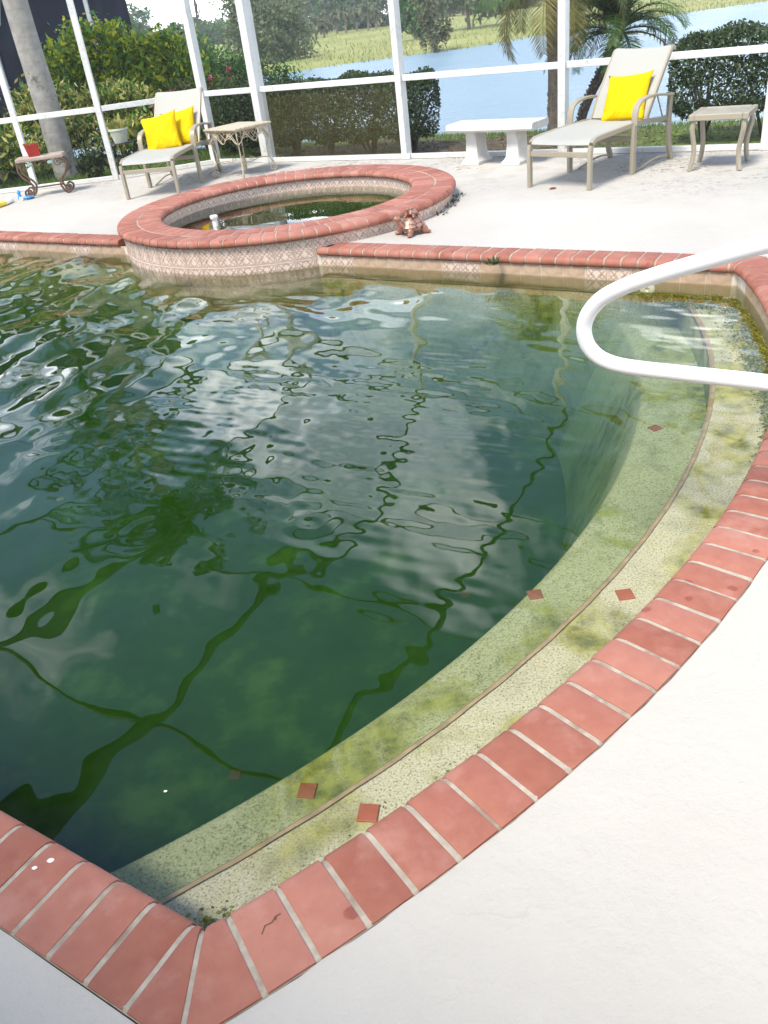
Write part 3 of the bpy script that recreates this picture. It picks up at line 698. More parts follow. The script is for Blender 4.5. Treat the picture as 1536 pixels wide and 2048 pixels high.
# wall of the spa
mb = MB()
def ring_wall(mb, r, z0, z1, n=100):
    vs = []
    for a in np.linspace(0, 2 * PI, n, endpoint=False): vs += [sp(r, a, z0), sp(r, a, z1)]
    mb.add(vs, [(2 * i, 2 * ((i + 1) % n), 2 * ((i + 1) % n) + 1, 2 * i + 1) for i in range(n)])
ring_wall(mb, 1.4995, -.5, ZS - .06, 200); mb.build('spa_wall', M['grout'], spa, True)
nt_ = 62; tw = 2 * PI * 1.497 / nt_
t_o = Placer(make_tile('tile', True, spa, tw, TS))
for i in range(nt_):
    a = 2 * PI * (i + .5) / nt_
    t_o.put(sp(1.497, a, ZS - .062 - TS / 2), a - PI / 2, spa)
    if math.sin(a) < -.66:
        t_o.put(sp(1.497, a, ZS - .062 - TS * 1.5 - .004), a - PI / 2, spa)
mb = MB(); vs = []
ring_wall(mb, 1.185, -.95, ZS - .06); mb.build('spa_inner_wall', M['plaster'], spa, True)
mb = MB(); ring_wall(mb, 1.178, -.08, ZS - .06, 200); mb.build('grout', M['grout'], spa, True)
mb = MB(); mb.lathe([(1.2, -.46), (.78, -.46), (.75, -.48), (.75, -.95)], 64); 
mb = MB()
def ringdisc(mb, r0, r1, z, n=72):
    vs = []
    for a in np.linspace(0, 2 * PI, n, endpoint=False): vs += [sp(r0, a, z), sp(r1, a, z)]
    mb.add(vs, [(2 * i, 2 * ((i + 1) % n), 2 * ((i + 1) % n) + 1, 2 * i + 1) for i in range(n)])
ringdisc(mb, .78, 1.2, -.42); ring_wall(mb, .78, -.9, -.42); mb.build('bench_seat', M['plaster'], spa)
mb = MB(); mb.add([sp(1.2, a, -.9) for a in np.linspace(0, 2 * PI, 48, endpoint=False)], [tuple(range(48))]); mb.build('spa_floor', M['floor'], spa)
ni = 48; twi = 2 * PI * 1.18 / ni
t_i = Placer(make_tile('tile', True, spa, twi, TS))
for i in range(ni):
    a = 2 * PI * (i + .5) / ni; t_i.put(sp(1.18, a, ZS - .062 - TS / 2), a + PI / 2, spa)
# spa water
n = 96; k = 26; vs = [(0, 0, 0)]; fs = []
mb = MB()
for i in range(1, k + 1):
    for j in range(n): vs.append(sp(1.19 * i / k, 2 * PI * j / n))
for j in range(n): fs.append((0, 1 + j, 1 + (j + 1) % n))
for i in range(k - 1):
    for j in range(n): jj = (j + 1) % n; fs.append((1 + i * n + j, 1 + (i + 1) * n + j, 1 + (i + 1) * n + jj, 1 + i * n + jj))
vs = [(p[0], p[1], .0006 * math.sin(p[0] * 9 + p[1] * 5) + .0004 * math.sin(p[0] * -7 + p[1] * 13)) for p in vs]
mb.add(vs, fs); so = mb.build('spa_water', M['spawater'], None, 'all'); so.location = W(SPC[0], SPC[1], -.004); so.rotation_euler = (0, 0, A0); tag(so, kind='structure')

# ------------------------------------------------------------------ pool water
GS = .014
us = np.arange(-8.8, -.2, GS); vs_ = np.arange(VN - .1, VF + .12, GS)
UU, VV = np.meshgrid(us, vs_)
r1 = np.random.default_rng(11)
def waves(n, l0, l1, sl0, mu, sd_):
    Z_ = np.zeros_like(UU)
    for i in range(n):
        lam = l0 * (l1 / l0) ** r1.random(); ang = r1.normal(mu, sd_) + (PI if r1.random() < .5 else 0)
        kx, ky = 2 * PI / lam * math.cos(ang), 2 * PI / lam * math.sin(ang)
        Z_ += sl0 * r1.uniform(.5, 1.4) * lam / (2 * PI) * np.sin(kx * UU + ky * VV + r1.uniform(0, 6.28) + .6 * np.sin(UU * 1.1 + i) + .5 * np.sin(VV * 1.3 + 2 * i))
    return Z_
# stirred mostly at the far left, calm near the steps; a patch of fine ripples towards the far right
left = sstep(-2.0, -5.4, UU); nearv = sstep(.6, 2.4, VV)
Z = waves(22, .34, 1.4, .0145, .9, .7) * (.36 + 1.45 * left * (.5 + .5 * nearv)) * (.55 + .45 * nearv)
Z += waves(20, .13, .34, .0105, 1.0, .6) * (.30 + .40 * left + .15 * nearv) * (.65 + .35 * nearv)
patch = np.clip(.5 + .9 * np.sin(UU * 1.25 + .9) * np.cos(VV * 1.5 - .7) + .35 * np.sin(UU * 2.3 - VV * 1.9), 0, 1)
Z += waves(22, .065, .15, .0085, 1.25, .55) * patch * (.30 + .70 * sstep(1.2, 2.4, VV)) * (.35 + .65 * sstep(-5.5, -3.2, UU)) * .9
for cu, cv in ((-2.35, 1.75), (-1.75, 2.05), (-3.4, 2.2)):       # small rings
    rr = np.hypot(UU - cu, VV - cv); Z += .0009 * np.sin(rr * 48 - 1) * np.exp(-((rr - .08) / .07) ** 2)
X3 = UU * U.x + VV * V.x; Y3 = UU * U.y + VV * V.y
idx = np.arange(UU.size).reshape(UU.shape)
Fq = np.stack([idx[:-1, :-1], idx[:-1, 1:], idx[1:, 1:], idx[1:, :-1]], -1).reshape(-1, 4)
cu = (UU[:-1, :-1] + GS / 2).ravel(); cv = (VV[:-1, :-1] + GS / 2).ravel()
keep = (np.hypot(cu - SPC[0], cv - SPC[1]) > 1.38) & (np.hypot(cu - AC[0], cv - AC[1]) < AR + .08)
wo = np_mesh('pool_water', np.stack([X3, Y3, ZW + Z], -1).reshape(-1, 3), Fq[keep], M['water'], smooth=True); tag(wo, kind='structure')

# ------------------------------------------------------------------ screen enclosure
cage = thing('screen_enclosure', 'white aluminium screen enclosure around the pool deck', 'screen enclosure', W(-4, VC))
ci = cage.matrix_basis.copy()
CL = cage.location.copy()
def cpart(mb, name, mat): o = mb.build(name, mat, cage); o.location = -CL; return o
ZH, ZR = 2.62, .835
RZu = Matrix.Rotation(A0, 3, 'Z')
sizes = {0: (.085, .10), 1: (.10, .16), 2: (.07, .12), 3: (.075, .12), 4: (.085, .10), 5: (.07, .12), 6: (.07, .12)}
for i, u in enumerate(posts_uv):
    a, b = sizes[i]; mb = MB(); mb.box(W(u, VC, ZH / 2 + .002), (a, b, ZH), RZu, ch=.004); cpart(mb, 'post', M['white'])
    mb = MB(); mb.box(W(u + a * .5 + .02, VC - b * .28, .035), (.035, .05, .06), RZu); cpart(mb, 'bracket', M['white'])
leftpts = [Vector((-8.4, 11.9, 0)), Vector((-6.4, 11.8, 0)), Vector((-5.1, 11.72, 0)), P1, P2, W(-8.1, VC)]
for p in leftpts[:-1]:
    mb = MB(); mb.box((p.x, p.y, ZH / 2 + .002), (.068, .06, ZH), ch=.004); cpart(mb, 'post', M['white'])
def seg_bar(a, b, z, hgt, wid, name, trim=.05, mat='white'):
    a = Vector((a.x, a.y, z)); b = Vector((b.x, b.y, z)); t = (b - a); ang = math.atan2(t.y, t.x); c_ = (a + b) / 2
    mb = MB(); mb.box(c_, (t.length - trim * 2, wid, hgt), Matrix.Rotation(ang, 3, 'Z'), ch=.003); cpart(mb, name, M[mat])
segs = list(zip(leftpts[:-1], leftpts[1:])) + [(W(a, VC), W(b, VC)) for a, b in zip(posts_uv[:-1], posts_uv[1:])]
for i, (a, b) in enumerate(segs):
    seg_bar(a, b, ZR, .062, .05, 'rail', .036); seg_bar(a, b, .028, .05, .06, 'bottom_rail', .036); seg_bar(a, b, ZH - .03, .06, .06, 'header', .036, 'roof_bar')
    dirty = (i == 6)
    for z0, z1, nm in ((.055, ZR - .033, 'screen'), (ZR + .033, ZH - .062, 'screen')):
        t = (b - a).normalized(); n_ = Vector((-t.y, t.x, 0)); o_ = n_ * .012; aa_, bb_ = a + t * .036 + o_, b - t * .036 + o_
        mb = MB(); mb.add([(aa_.x, aa_.y, z0), (bb_.x, bb_.y, z0), (bb_.x, bb_.y, z1), (aa_.x, aa_.y, z1)], [(0, 1, 2, 3)])
        cpart(mb, nm, M['screen_dirty'] if dirty and z0 < .5 else M['screen'])
# mansard roof beams over the water
def roof_z(v): return ZH + .02 + (3.42 - ZH) * float(sstep(0, 1, np.array(min(1.0, (VC - v) / 1.75)))) * 1.0 if VC - v < 1.75 else 3.42
def roof_pts(u, v0=VC, v1=-1.0):
    return [W(u, v0, ZH - .02), W(u, v0 - 1.7, 3.40), W(u, v1, 3.46)]
for i, u in enumerate(posts_uv[1:] + [-9.3]):
    if i == 0: u = -7.2
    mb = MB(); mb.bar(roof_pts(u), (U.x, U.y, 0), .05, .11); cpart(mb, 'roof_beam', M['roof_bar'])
for v, z in ((VC - 1.72, 3.40), (5.2, 3.42), (3.2, 3.43), (1.2, 3.44), (-.8, 3.45)):
    pu = posts_uv[1:]; pu = [-9.3] + pu
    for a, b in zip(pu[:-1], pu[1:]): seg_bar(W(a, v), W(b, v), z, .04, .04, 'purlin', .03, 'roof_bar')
# diagonal wind brace cables
for (a, b) in ((W(-5.12, VC + .03, 1.9), W(-3.33, VC + .03, .88)),):
    pass

# ------------------------------------------------------------------ pool hand rail
nose = on_z((1163, 655), .59); vr = nose.dot(V); ur = nose.dot(U)
ctrl = [(.93, -.02), (.93, .60), (.925, .78), (.88, .885), (.80, .925), (.70, .905), (.52, .865), (.35, .81), (.20, .757), (.12, .722), (.06, .685), (.022, .638), (.008, .59), (.018, .54), (.05, .503), (.10, .482), (.18, .474), (.35, .472), (.55, .470), (.66, .462), (.715, .43), (.735, .37), (.735, -.02)]
def smooth_path(P, k=5):
    P = [Vector(p) for p in P]; o = []
    for i in range(len(P) - 1):
        p0, p1, p2, p3 = P[max(i - 1, 0)], P[i], P[i + 1], P[min(i + 2, len(P) - 1)]
        for t in np.linspace(0, 1, k, endpoint=False):
            o.append(.5 * ((2 * p1) + (p2 - p0) * t + (2 * p0 - 5 * p1 + 4 * p2 - p3) * t * t + (3 * p1 - p0 - 3 * p2 + p3) * t ** 3))
    o.append(P[-1]); return o
hr = thing('handrail', 'white curved pool handrail reaching over the steps', 'handrail', W(ur + .8, vr, 0))
mb = MB(); mb.tube(smooth_path([W(ur + s_, vr, z) - hr.location for s_, z in ctrl], 4), .0242, 16); mb.build('tube', M['rail'], hr, 'all')
for s_ in (.93, .735):
    mb = MB(); mb.lathe([(.055, 0), (.055, .006), (.04, .014), (.026, .016)], 20, W(ur + s_, vr, 0) - hr.location); mb.build('base_plate', M['rail'], hr, True)

# ------------------------------------------------------------------ furniture
def arcpts(c, r, a0, a1, k, plane='xz', y=0):
    return [(c[0] + r * math.cos(a), y, c[1] + r * math.sin(a)) for a in np.linspace(a0, a1, k)]
def make_chaise(label):
    t = thing('chaise_lounge', label, 'lounge chair', group='chaise lounges on the pool deck')
    YS = (1, 0, 0), (0, 1, 0)
    for s in (1, -1):
        y = .305 * s
        side = smooth_path([(0, y, .0), (0, y, .17), (0, y, .30), (.012, y, .345), (.05, y, .374), (.12, y, .388), (.38, y, .396), (.66, y, .402), (.95, y, .396), (1.12, y, .378), (1.31, y, .372)], 3)
        mb = MB(); mb.bar([p for p in side if p.x > .03 or p.z > .345], (0, 1, 0), .030, .042); mb.build('side_rail', M['tan'], t, True)
        mb = MB(); mb.bar([(0, y, 0), (0, y, .17), (0, y, .30), (.013, y, .347)], (0, 1, 0), .034, .046); mb.build('leg', M['tan'], t, True)
        mb = MB(); mb.bar([(.672, y * 1.07, 0), (.668, y * 1.07, .2), (.672, y * 1.07, .40)], (0, 1, 0), .034, .058); mb.build('leg', M['tan'], t, True)
        mb = MB(); mb.bar(smooth_path([(.672, y * 1.07, .40), (.676, y * 1.07, .49), (.705, y * 1.07, .55), (.77, y * 1.07, .583), (.90, y * 1.07, .598), (1.05, y * 1.07, .592), (1.20, y * 1.07, .574), (1.315, y * 1.07, .562)], 3), (0, 1, 0), .056, .022); mb.build('armrest', M['tan'], t, True)
        mb = MB(); mb.bar(smooth_path([(1.305, y * 1.05, .56), (1.300, y * 1.05, .42), (1.305, y * 1.05, .28), (1.335, y * 1.05, .12), (1.395, y * 1.05, 0)], 3), (0, 1, 0), .034, .056); mb.build('leg', M['tan'], t, True)
        mb = MB(); mb.bar(smooth_path([(1.375, y * .98, .012), (1.25, y * .98, .045), (1.08, y * .98, .05), (.90, y * .98, .026), (.78, y * .98, .008)], 3), (0, 1, 0), .02, .014); mb.build('runner', M['tan'], t, True)
        mb = MB(); mb.bar(smooth_path([(.955, y * .93, .40), (1.06, y * .93, .555), (1.22, y * .93, .765), (1.33, y * .93, .905), (1.365, y * .93, .928), (1.405, y * .93, .922)], 3), (0, 1, 0), .020, .034); mb.build('back_frame', M['tan'], t, True)
        mb = MB(); mb.tube([(1.12, y * .9, .62), (1.24, y * .95, .385)], .007, 6); mb.build('back_brace', M['tan'], t)
    mb = MB(); mb.bar([(.0, -.292, .277), (.0, .292, .277)], (0, 0, 1), .042, .022); mb.build('crossbar', M['tan'], t, True)
    mb = MB(); mb.bar([(.67, -.31, .29), (.67, .31, .29)], (0, 0, 1), .042, .022); mb.build('crossbar', M['tan'], t, True)
    mb = MB(); mb.bar([(1.30, -.31, .345), (1.30, .31, .345)], (0, 0, 1), .03, .022); mb.build('crossbar', M['tan'], t, True)
    def sling(prof, hw, sag):
        mb = MB(); vs = []; nn = 9; P = smooth_path([(a, 0, b) for a, b in prof], 3)
        for dz in (0.004, -0.004):
            for i, p in enumerate(P):
                T = (P[min(i + 1, len(P) - 1)] - P[max(i - 1, 0)]).normalized(); nrm = Vector((-T.z, 0, T.x))
                e = math.sin(PI * i / (len(P) - 1))
                for j in range(nn):
                    yy = -1 + 2 * j / (nn - 1); q_ = p + nrm * (dz - sag * (1 - yy * yy) * (.4 + .6 * e)); vs.append((q_.x, yy * hw, q_.z))
        k = len(P); fs = []
        for s_ in range(2):
            o = s_ * k * nn
            for i in range(k - 1):
                for j in range(nn - 1):
                    f = (o + i * nn + j, o + i * nn + j + 1, o + (i + 1) * nn + j + 1, o + (i + 1) * nn + j); fs.append(f if s_ == 1 else f[::-1])
        for i in range(k - 1):
            for j in (0, nn - 1): fs.append((i * nn + j, (i + 1) * nn + j, k * nn + (i + 1) * nn + j, k * nn + i * nn + j))
        for i in (0, k - 1):
            for j in range(nn - 1): fs.append((i * nn + j, i * nn + j + 1, k * nn + i * nn + j + 1, k * nn + i * nn + j))
        mb.add(vs, fs); return mb
    sling([(.006, .352), (.03, .378), (.10, .398), (.38, .408), (.66, .413), (.98, .404)], .288, .022).build('seat_sling', M['sling'], t, True)
    sling([(.965, .418), (1.06, .57), (1.22, .782), (1.325, .918), (1.362, .946), (1.41, .942), (1.43, .925)], .276, .016).build('back_sling', M['sling'], t, True)
    return t
ch = make_chaise('white sling chaise lounge with one yellow pillow, beside the square beige side table')
ch.location = (1.884, 7.503, .002); ch.rotation_euler = (0, 0, R(42.3))
ch2 = dup(ch, (-2.10, 9.83, .002), R(77), 'white sling chaise lounge with two yellow pillows, between two iron tables')

def make_pillow(label, Mx):
    mb = MB(); n = 18; vs = []; fs = []
    def pt(i, j, s):
        a, b = -1 + 2 * i / n, -1 + 2 * j / n
        pin = .10 * (1 - abs(a) ** 2.2) * (abs(b) ** 3), .10 * (1 - abs(b) ** 2.2) * (abs(a) ** 3)
        x = a * (1 - pin[1]); y = b * (1 - pin[0]); tt = ((1 - abs(a) ** 2.4) * (1 - abs(b) ** 2.4)) ** .55
        wob = .006 * math.sin(a * 5 + s) * math.cos(b * 4 + 1)
        return (x * .22, y * .22, s * (.072 * tt + wob * tt))
    for s in (1, -1):
        o = len(vs)
        for i in range(n + 1):
            for j in range(n + 1): vs.append(pt(i, j, s))
        for i in range(n):
            for j in range(n):
                f = (o + i * (n + 1) + j, o + (i + 1) * (n + 1) + j, o + (i + 1) * (n + 1) + j + 1, o + i * (n + 1) + j + 1); fs.append(f if s > 0 else f[::-1])
    mb.add(vs, fs); o = mb.build('pillow', M['yellow'], None, 'all')
    bm = bmesh.new(); bm.from_mesh(o.data); bmesh.ops.remove_doubles(bm, verts=bm.verts, dist=.0004); bm.to_mesh(o.data); bm.free()
    o.matrix_world = Mx; return tag(o, label, 'pillow', 'yellow pillows on the chaise lounges')
def chair_mx(chr_, x, y, z, lean, roll, yaw=0):
    """pillow frame: its face normal leans back along the chair back, roll turns it in its own plane"""
    B = Matrix.Translation(chr_.location) @ Matrix.Rotation(chr_.rotation_euler.z, 4, 'Z')
    # local pillow x -> chair -y, y -> up the back, z -> towards the sitter
    c_, s_ = math.cos(lean), math.sin(lean)
    Rm = Matrix(((0, c_, -s_, 0), (-1, 0, 0, 0), (0, s_, c_, 0), (0, 0, 0, 1)))
    return B @ Matrix.Translation((x, y, z)) @ Matrix.Rotation(yaw, 4, 'Z') @ Rm @ Matrix.Rotation(roll, 4, 'Z')
make_pillow('yellow square pillow alone on the chaise by the beige side table', chair_mx(ch, 1.03, -.03, .575, R(60), R(5)))
make_pillow('yellow pillow in front of the other one, tilted on the chaise between the iron tables', chair_mx(ch2, .82, .10, .555, R(64), R(9), R(4)))
make_pillow('yellow pillow half hidden behind another pillow on the chaise between the iron tables', chair_mx(ch2, 1.02, -.045, .57, R(60), R(8), R(-4)))

# square beige side table
t = thing('side_table', 'square beige metal side table with curved legs next to the right hedge', 'side table', (3.325, 7.58, .002), R(-33.5))
mb = MB(); hs = .235
for i in range(4):
    a = i * PI / 2; c_ = Vector((math.cos(a), math.sin(a), 0)) * (hs - .02)
    mb.box(c_ + Vector((0, 0, .428)), (.045, 2 * hs - (.09 if i % 2 else 0), .05), Matrix.Rotation(a, 3, 'Z'), ch=.006)
mb.build('table_frame', M['tan'], t, True)
mb = MB(); mb.box((0, 0, .442), (2 * hs - .085, 2 * hs - .085, .012), ch=.002); mb.build('tabletop', M['glasstop'], t)
for sx_ in (1, -1):
    for sy_ in (1, -1):
        o_ = Vector((sx_, sy_, 0)); b_ = o_ * (hs - .04)
        mb = MB(); mb.bar(smooth_path([b_ + Vector((0, 0, .405)), b_ * 1.06 + Vector((0, 0, .34)), b_ * 1.0 + Vector((0, 0, .26)), b_ * .94 + Vector((0, 0, .17)), b_ * .97 + Vector((0, 0, .08)), b_ * 1.06], 3), (-sy_, sx_, 0), .034, .034); mb.build('leg', M['tan'], t, True)

# cast stone bench
b0 = thing('stone_bench', 'white cast stone bench with slab seat on two pedestals by the cage wall', 'bench', (1.66, 9.20, 0.002), A0 - R(5))
mb = MB(); n = 14; top = []
for i in range(n + 1):
    x = -.50 + i / n * 1.0; bow = .05 * (1 - (x / .5) ** 2); top.append((x, -.19 - bow * .6, x, .18 + bow * .3))
vs = []; fs = []
for x, y0, _, y1 in top: vs += [(x, y0 + .02, .325), (x, y0, .345), (x, y0 + .005, .385), (x, y0 + .025, .397), (x, y1 - .025, .397), (x, y1 - .005, .385), (x, y1, .345), (x, y1 - .02, .325)]
for i in range(n):
    for j in range(8): jj = (j + 1) % 8; fs.append((i * 8 + j, i * 8 + jj, (i + 1) * 8 + jj, (i + 1) * 8 + j))
fs += [tuple(range(7, -1, -1)), tuple(n * 8 + j for j in range(8))]
mb.add(vs, fs); mb.build('seat', M['stone'], b0, True)
for x in (-.25, .23):
    mb = MB(); vs = []; fs = []
    for z, a_, b_ in ((0, .105, .15), (.03, .105, .15), (.05, .085, .125), (.075, .072, .11), (.2, .062, .10), (.325, .052, .12)):
        vs += [(x - a_, -b_, z), (x + a_, -b_, z), (x + a_, b_, z), (x - a_, b_, z)]
    for i in range(5):
        for j in range(4): jj = (j + 1) % 4; fs.append((i * 4 + j, i * 4 + jj, i * 4 + 4 + jj, i * 4 + 4 + j))
    fs += [(3, 2, 1, 0), (20, 21, 22, 23)]
    mb.add(vs, fs); mb.build('pedestal', M['stone'], b0, True)

# turtle statue
tu = thing('turtle_statue', 'copper coloured turtle statue carrying a baby turtle on its shell', 'statue', (.50, 6.53, .002), R(-152))
def turtle_body(name, k, off, rot, flat=False):
    Mx = Matrix.Translation(off) @ Matrix.Rotation(rot, 4, 'Z') @ Matrix.Scale(k, 4)
    me_ = MB()
    e = lambda c, r, rz=0, ry=0: me_.ellipsoid(c, r, 14, 9, Matrix.Rotation(rz, 3, 'Z') @ Matrix.Rotation(ry, 3, 'Y'))
    e((0, 0, .055), (.10, .078, .04)); e((.10, 0, .075), (.045, .034, .03), 0, R(-35)); e((.125, 0, .105), (.026, .025, .042), 0, R(20)); e((.142, 0, .148), (.036, .026, .026), 0, R(-10))
    for sx_, sy_ in ((1, 1), (1, -1), (-1, 1), (-1, -1)):
        e((sx_ * .068, sy_ * .07, .036), (.036, .028, .036), sx_ * sy_ * R(35)); e((sx_ * .092, sy_ * .088, .014), (.032, .022, .014), sx_ * sy_ * R(30))
    e((-.11, 0, .03), (.03, .014, .012))
    me_.v = [tuple(Mx @ Vector(p)) for p in me_.v]
    o = me_.build(name, M['copper_skin'], tu, 'all')
    md = o.modifiers.new('fuse', 'REMESH'); md.mode = 'VOXEL'; md.voxel_size = .0065 * k; md.use_smooth_shade = True
    sm = o.modifiers.new('smooth', 'SMOOTH'); sm.iterations = 3; sm.factor = .5
    mb = MB(); pr = [(.112, 0), (.118, .006), (.112, .014), (.105, .022), (.094, .042), (.076, .062), (.052, .078), (.026, .087), (.004, .089)]
    mb.lathe(pr, 26, (0, 0, .062), sx=1, sy=.82); mb.v = [tuple(Mx @ Vector(p)) for p in mb.v]
    mb.build('shell', M['copper'], tu, True)
turtle_body('body', .92, Vector((0, 0, 0)), 0)
turtle_body('baby_turtle', .43, Vector((-.005, 0, .128)), R(25))

# white wrought iron table (diamond to the camera)
def scroll(c, r, a0, turns, k=20, ax=Vector((1, 0, 0)), up=Vector((0, 0, 1)), shrink=.25):
    return [c + (ax * math.cos(a0 + turns * 2 * PI * q_) + up * math.sin(a0 + turns * 2 * PI * q_)) * r * (1 - (1 - shrink) * q_) for q_ in np.linspace(0, 1, k)]
it = thing('iron_table', 'cream wrought iron patio table with lattice apron and scroll feet', 'side table', (-1.13, 10.66, .002), R(47))
mb = MB(); mb.box((0, 0, .525), (.57, .57, .022), ch=.006); mb.box((0, 0, .508), (.53, .53, .014), ch=.002); mb.build('tabletop', M['iron_cream'], it, True)
for i in range(4):
    a = i * PI / 2; ax = Vector((math.cos(a), math.sin(a), 0)); nn = Vector((-math.sin(a), math.cos(a), 0)) * .262
    mb = MB(); hw = .25; k = 14
    low = lambda x: .395 + .045 * math.cos(x / hw * 2 * PI) * -1 + .02
    for j in range(9):
        x0 = -hw + j * hw / 4; x1 = x0 + .10
        for A_, B_ in ((x0, x1), (x1, x0)):
            if abs(A_) <= hw + .001 and abs(B_) <= hw + .001: mb.tube([ax * A_ + nn + Vector((0, 0, .50)), ax * B_ + nn + Vector((0, 0, max(low(B_), .37)))], .0035, 5)
    mb.tube([ax * x + nn + Vector((0, 0, low(x))) for x in np.linspace(-hw, hw, k)], .005, 6)
    for x in (-hw / 2, hw / 2):
        for s in (1, -1): mb.tube(scroll(ax * (x + s * .024) + nn + Vector((0, 0, low(x) - .022)), .022, PI / 2, s * -1.2, 14, ax), .004, 5)
        mb.tube(scroll(ax * x + nn + Vector((0, 0, .455)), .035, 0, 1.5, 16, ax), .0035, 5)
    mb.build('apron', M['iron_cream'], it, True)
for i in range(4):
    a = R(45) + i * PI / 2; ax = Vector((math.cos(a), math.sin(a), 0)); r0 = .355
    P_ = smooth_path([ax * r0 + Vector((0, 0, .505)), ax * (r0 + .015) + Vector((0, 0, .44)), ax * (r0 - .02) + Vector((0, 0, .36)), ax * (r0 - .055) + Vector((0, 0, .25)), ax * (r0 - .04) + Vector((0, 0, .16)), ax * (r0 + .005) + Vector((0, 0, .09)), ax * (r0 + .03) + Vector((0, 0, .048))], 4)
    mb = MB(); mb.tube(P_ + scroll(ax * (r0 - .012) + Vector((0, 0, .044)), .042, .1, -1.35, 22, ax)[1:], .0075, 7)
    mb.tube(scroll(ax * (r0 - .035) + Vector((0, 0, .40)), .032, PI / 2, 1.4, 16, ax), .0045, 5)
    mb.build('leg', M['iron_cream'], it, True)
    mb = MB(); mb.tube(smooth_path([ax * (r0 - .05) + Vector((0, 0, .16)), ax * .2 + Vector((0, 0, .165)), ax * .1 + Vector((0, 0, .13)), Vector((0, 0, .135))], 4), .006, 6)
    mb.tube(scroll(ax * .1 + Vector((0, 0, .165)), .034, -PI / 2, 1.3, 16, ax), .0045, 5); mb.build('stretcher', M['iron_cream'], it, True)
mb = MB(); mb.lathe([(.004, .02), (.012, .05), (.016, .1), (.03, .13), (.012, .16), (.008, .20)], 12); mb.build('finial', M['iron_cream'], it, True)

# brown console with scroll legs
bt = thing('iron_console', 'brown iron console table with S scroll legs under a red pot', 'side table', (-3.60, 11.05, .002), R(8))
mb = MB(); mb.box((0, 0, .430), (.56, .26, .045), ch=.01); mb.build('tabletop', M['tabletop'], bt, True)
for s in (1, -1):
    for yb in (-.095, .095):
        sx_ = Vector((s, 0, 0)); yv = Vector((0, yb, 0))
        main = smooth_path([sx_ * .21 + Vector((0, 0, .405)), sx_ * .272 + Vector((0, 0, .37)), sx_ * .285 + Vector((0, 0, .31)), sx_ * .25 + Vector((0, 0, .235)), sx_ * .185 + Vector((0, 0, .17)), sx_ * .16 + Vector((0, 0, .11)), sx_ * .178 + Vector((0, 0, .055))], 4)
        sc = scroll(sx_ * .235 + Vector((0, 0, .062)), .058, PI, 1.5, 24, sx_)
        mb = MB(); mb.bar([p + yv for p in main + sc[1:]], (0, 1, 0), .030, .020)
        top_s = scroll(sx_ * .20 + Vector((0, 0, .36)), .048, PI / 2 - .3, -1.2, 16, -sx_)
        mb.bar([p + yv for p in top_s], (0, 1, 0), .018, .009); mb.build('leg', M['iron_brown'], bt, True)
mb = MB(); mb.bar([(-.165, 0, .10), (.165, 0, .10)], (0, 1, 0), .03, .014)
for s in (1, -1): mb.bar([(s * .165, -.095, .10), (s * .165, .095, .10)], (0, 0, 1), .014, .014)
mb.build('stretcher', M['iron_brown'], bt)
mb = MB()
for x in np.linspace(-.09, .09, 4): mb.tube(scroll(Vector((x, -.11, .375)), .026, 0, 1.0, 14, shrink=1.0), .004, 5, cap=False)
mb.build('ring_row', M['iron_brown'], bt, True)
mb = MB()
for x in (-.13, .11): mb.ellipsoid((x, -.115, .375), (.032, .006, .022), 10, 6)
mb.build('leaf_ornament', M['patina'], bt, True)

def spiky(mb, c, r, n, ln, wd, spread=.9):
    for _ in range(n):
        a = random.uniform(0, 2 * PI); rr = r * math.sqrt(random.random()); o_ = Vector((math.cos(a), math.sin(a), 0)); b_ = Vector(c) + o_ * rr
        dr = (o_ * rr / max(r, .001) * spread + Vector((0, 0, 1))).normalized(); sd_ = Vector((-o_.y, o_.x, 0)) * wd
        l_ = ln * random.uniform(.6, 1.1); tip = b_ + dr * l_; md = b_ + dr * l_ * .5
        mb.add([b_ - sd_, b_ + sd_, md + sd_ * 1.2, tip, md - sd_ * 1.2], [(0, 1, 2, 4), (4, 2, 3)])
rp_ = thing('flower_pot', 'red glazed square flower pot with yellow plant on the brown console', 'flower pot', (-3.665, 11.04, .456), R(20))
mb = MB(); vs = []; fs = []
for z, a_ in ((0, .062), (.10, .078), (.125, .084), (.14, .084), (.14, .074), (.115, .07)): vs += [(-a_, -a_, z), (a_, -a_, z), (a_, a_, z), (-a_, a_, z)]
for i in range(5):
    for j in range(4): jj = (j + 1) % 4; fs.append((i * 4 + j, i * 4 + jj, i * 4 + 4 + jj, i * 4 + 4 + j))
fs += [(3, 2, 1, 0), (20, 21, 22, 23)]; mb.add(vs, fs); mb.build('pot', M['redpot'], rp_)
mb = MB(); spiky(mb, (0, 0, .115), .075, 150, .055, .005, 1.1); mb.build('foliage', M['cactus'], rp_)
# plant stand and pale pot outside the cage
g0 = gz(-2.86, 12.15)
ps = thing('plant_stand', 'black wire plant stand under a pale green pot outside the cage', 'plant stand', (-2.85, 12.15, g0), R(10))
mb = MB(); mb.tube([Vector((.19 * math.cos(a), .19 * math.sin(a), .47)) for a in np.linspace(0, 2 * PI, 24)], .008, 6); mb.tube([Vector((.12 * math.cos(a), .12 * math.sin(a), .28)) for a in np.linspace(0, 2 * PI, 20)], .006, 6)
mb.lathe([(.185, .462), (.185, .468)], 24); mb.build('shelf', M['iron_black'], ps)
for i in range(3):
    a = i * 2 * PI / 3 + .4; ax = Vector((math.cos(a), math.sin(a), 0)); mb = MB(); mb.tube(smooth_path([ax * .19 + Vector((0, 0, .47)), ax * .15 + Vector((0, 0, .36)), ax * .12 + Vector((0, 0, .25)), ax * .17 + Vector((0, 0, .1)), ax * .24 + Vector((0, 0, 0))], 3), .008, 6); mb.build('leg', M['iron_black'], ps)
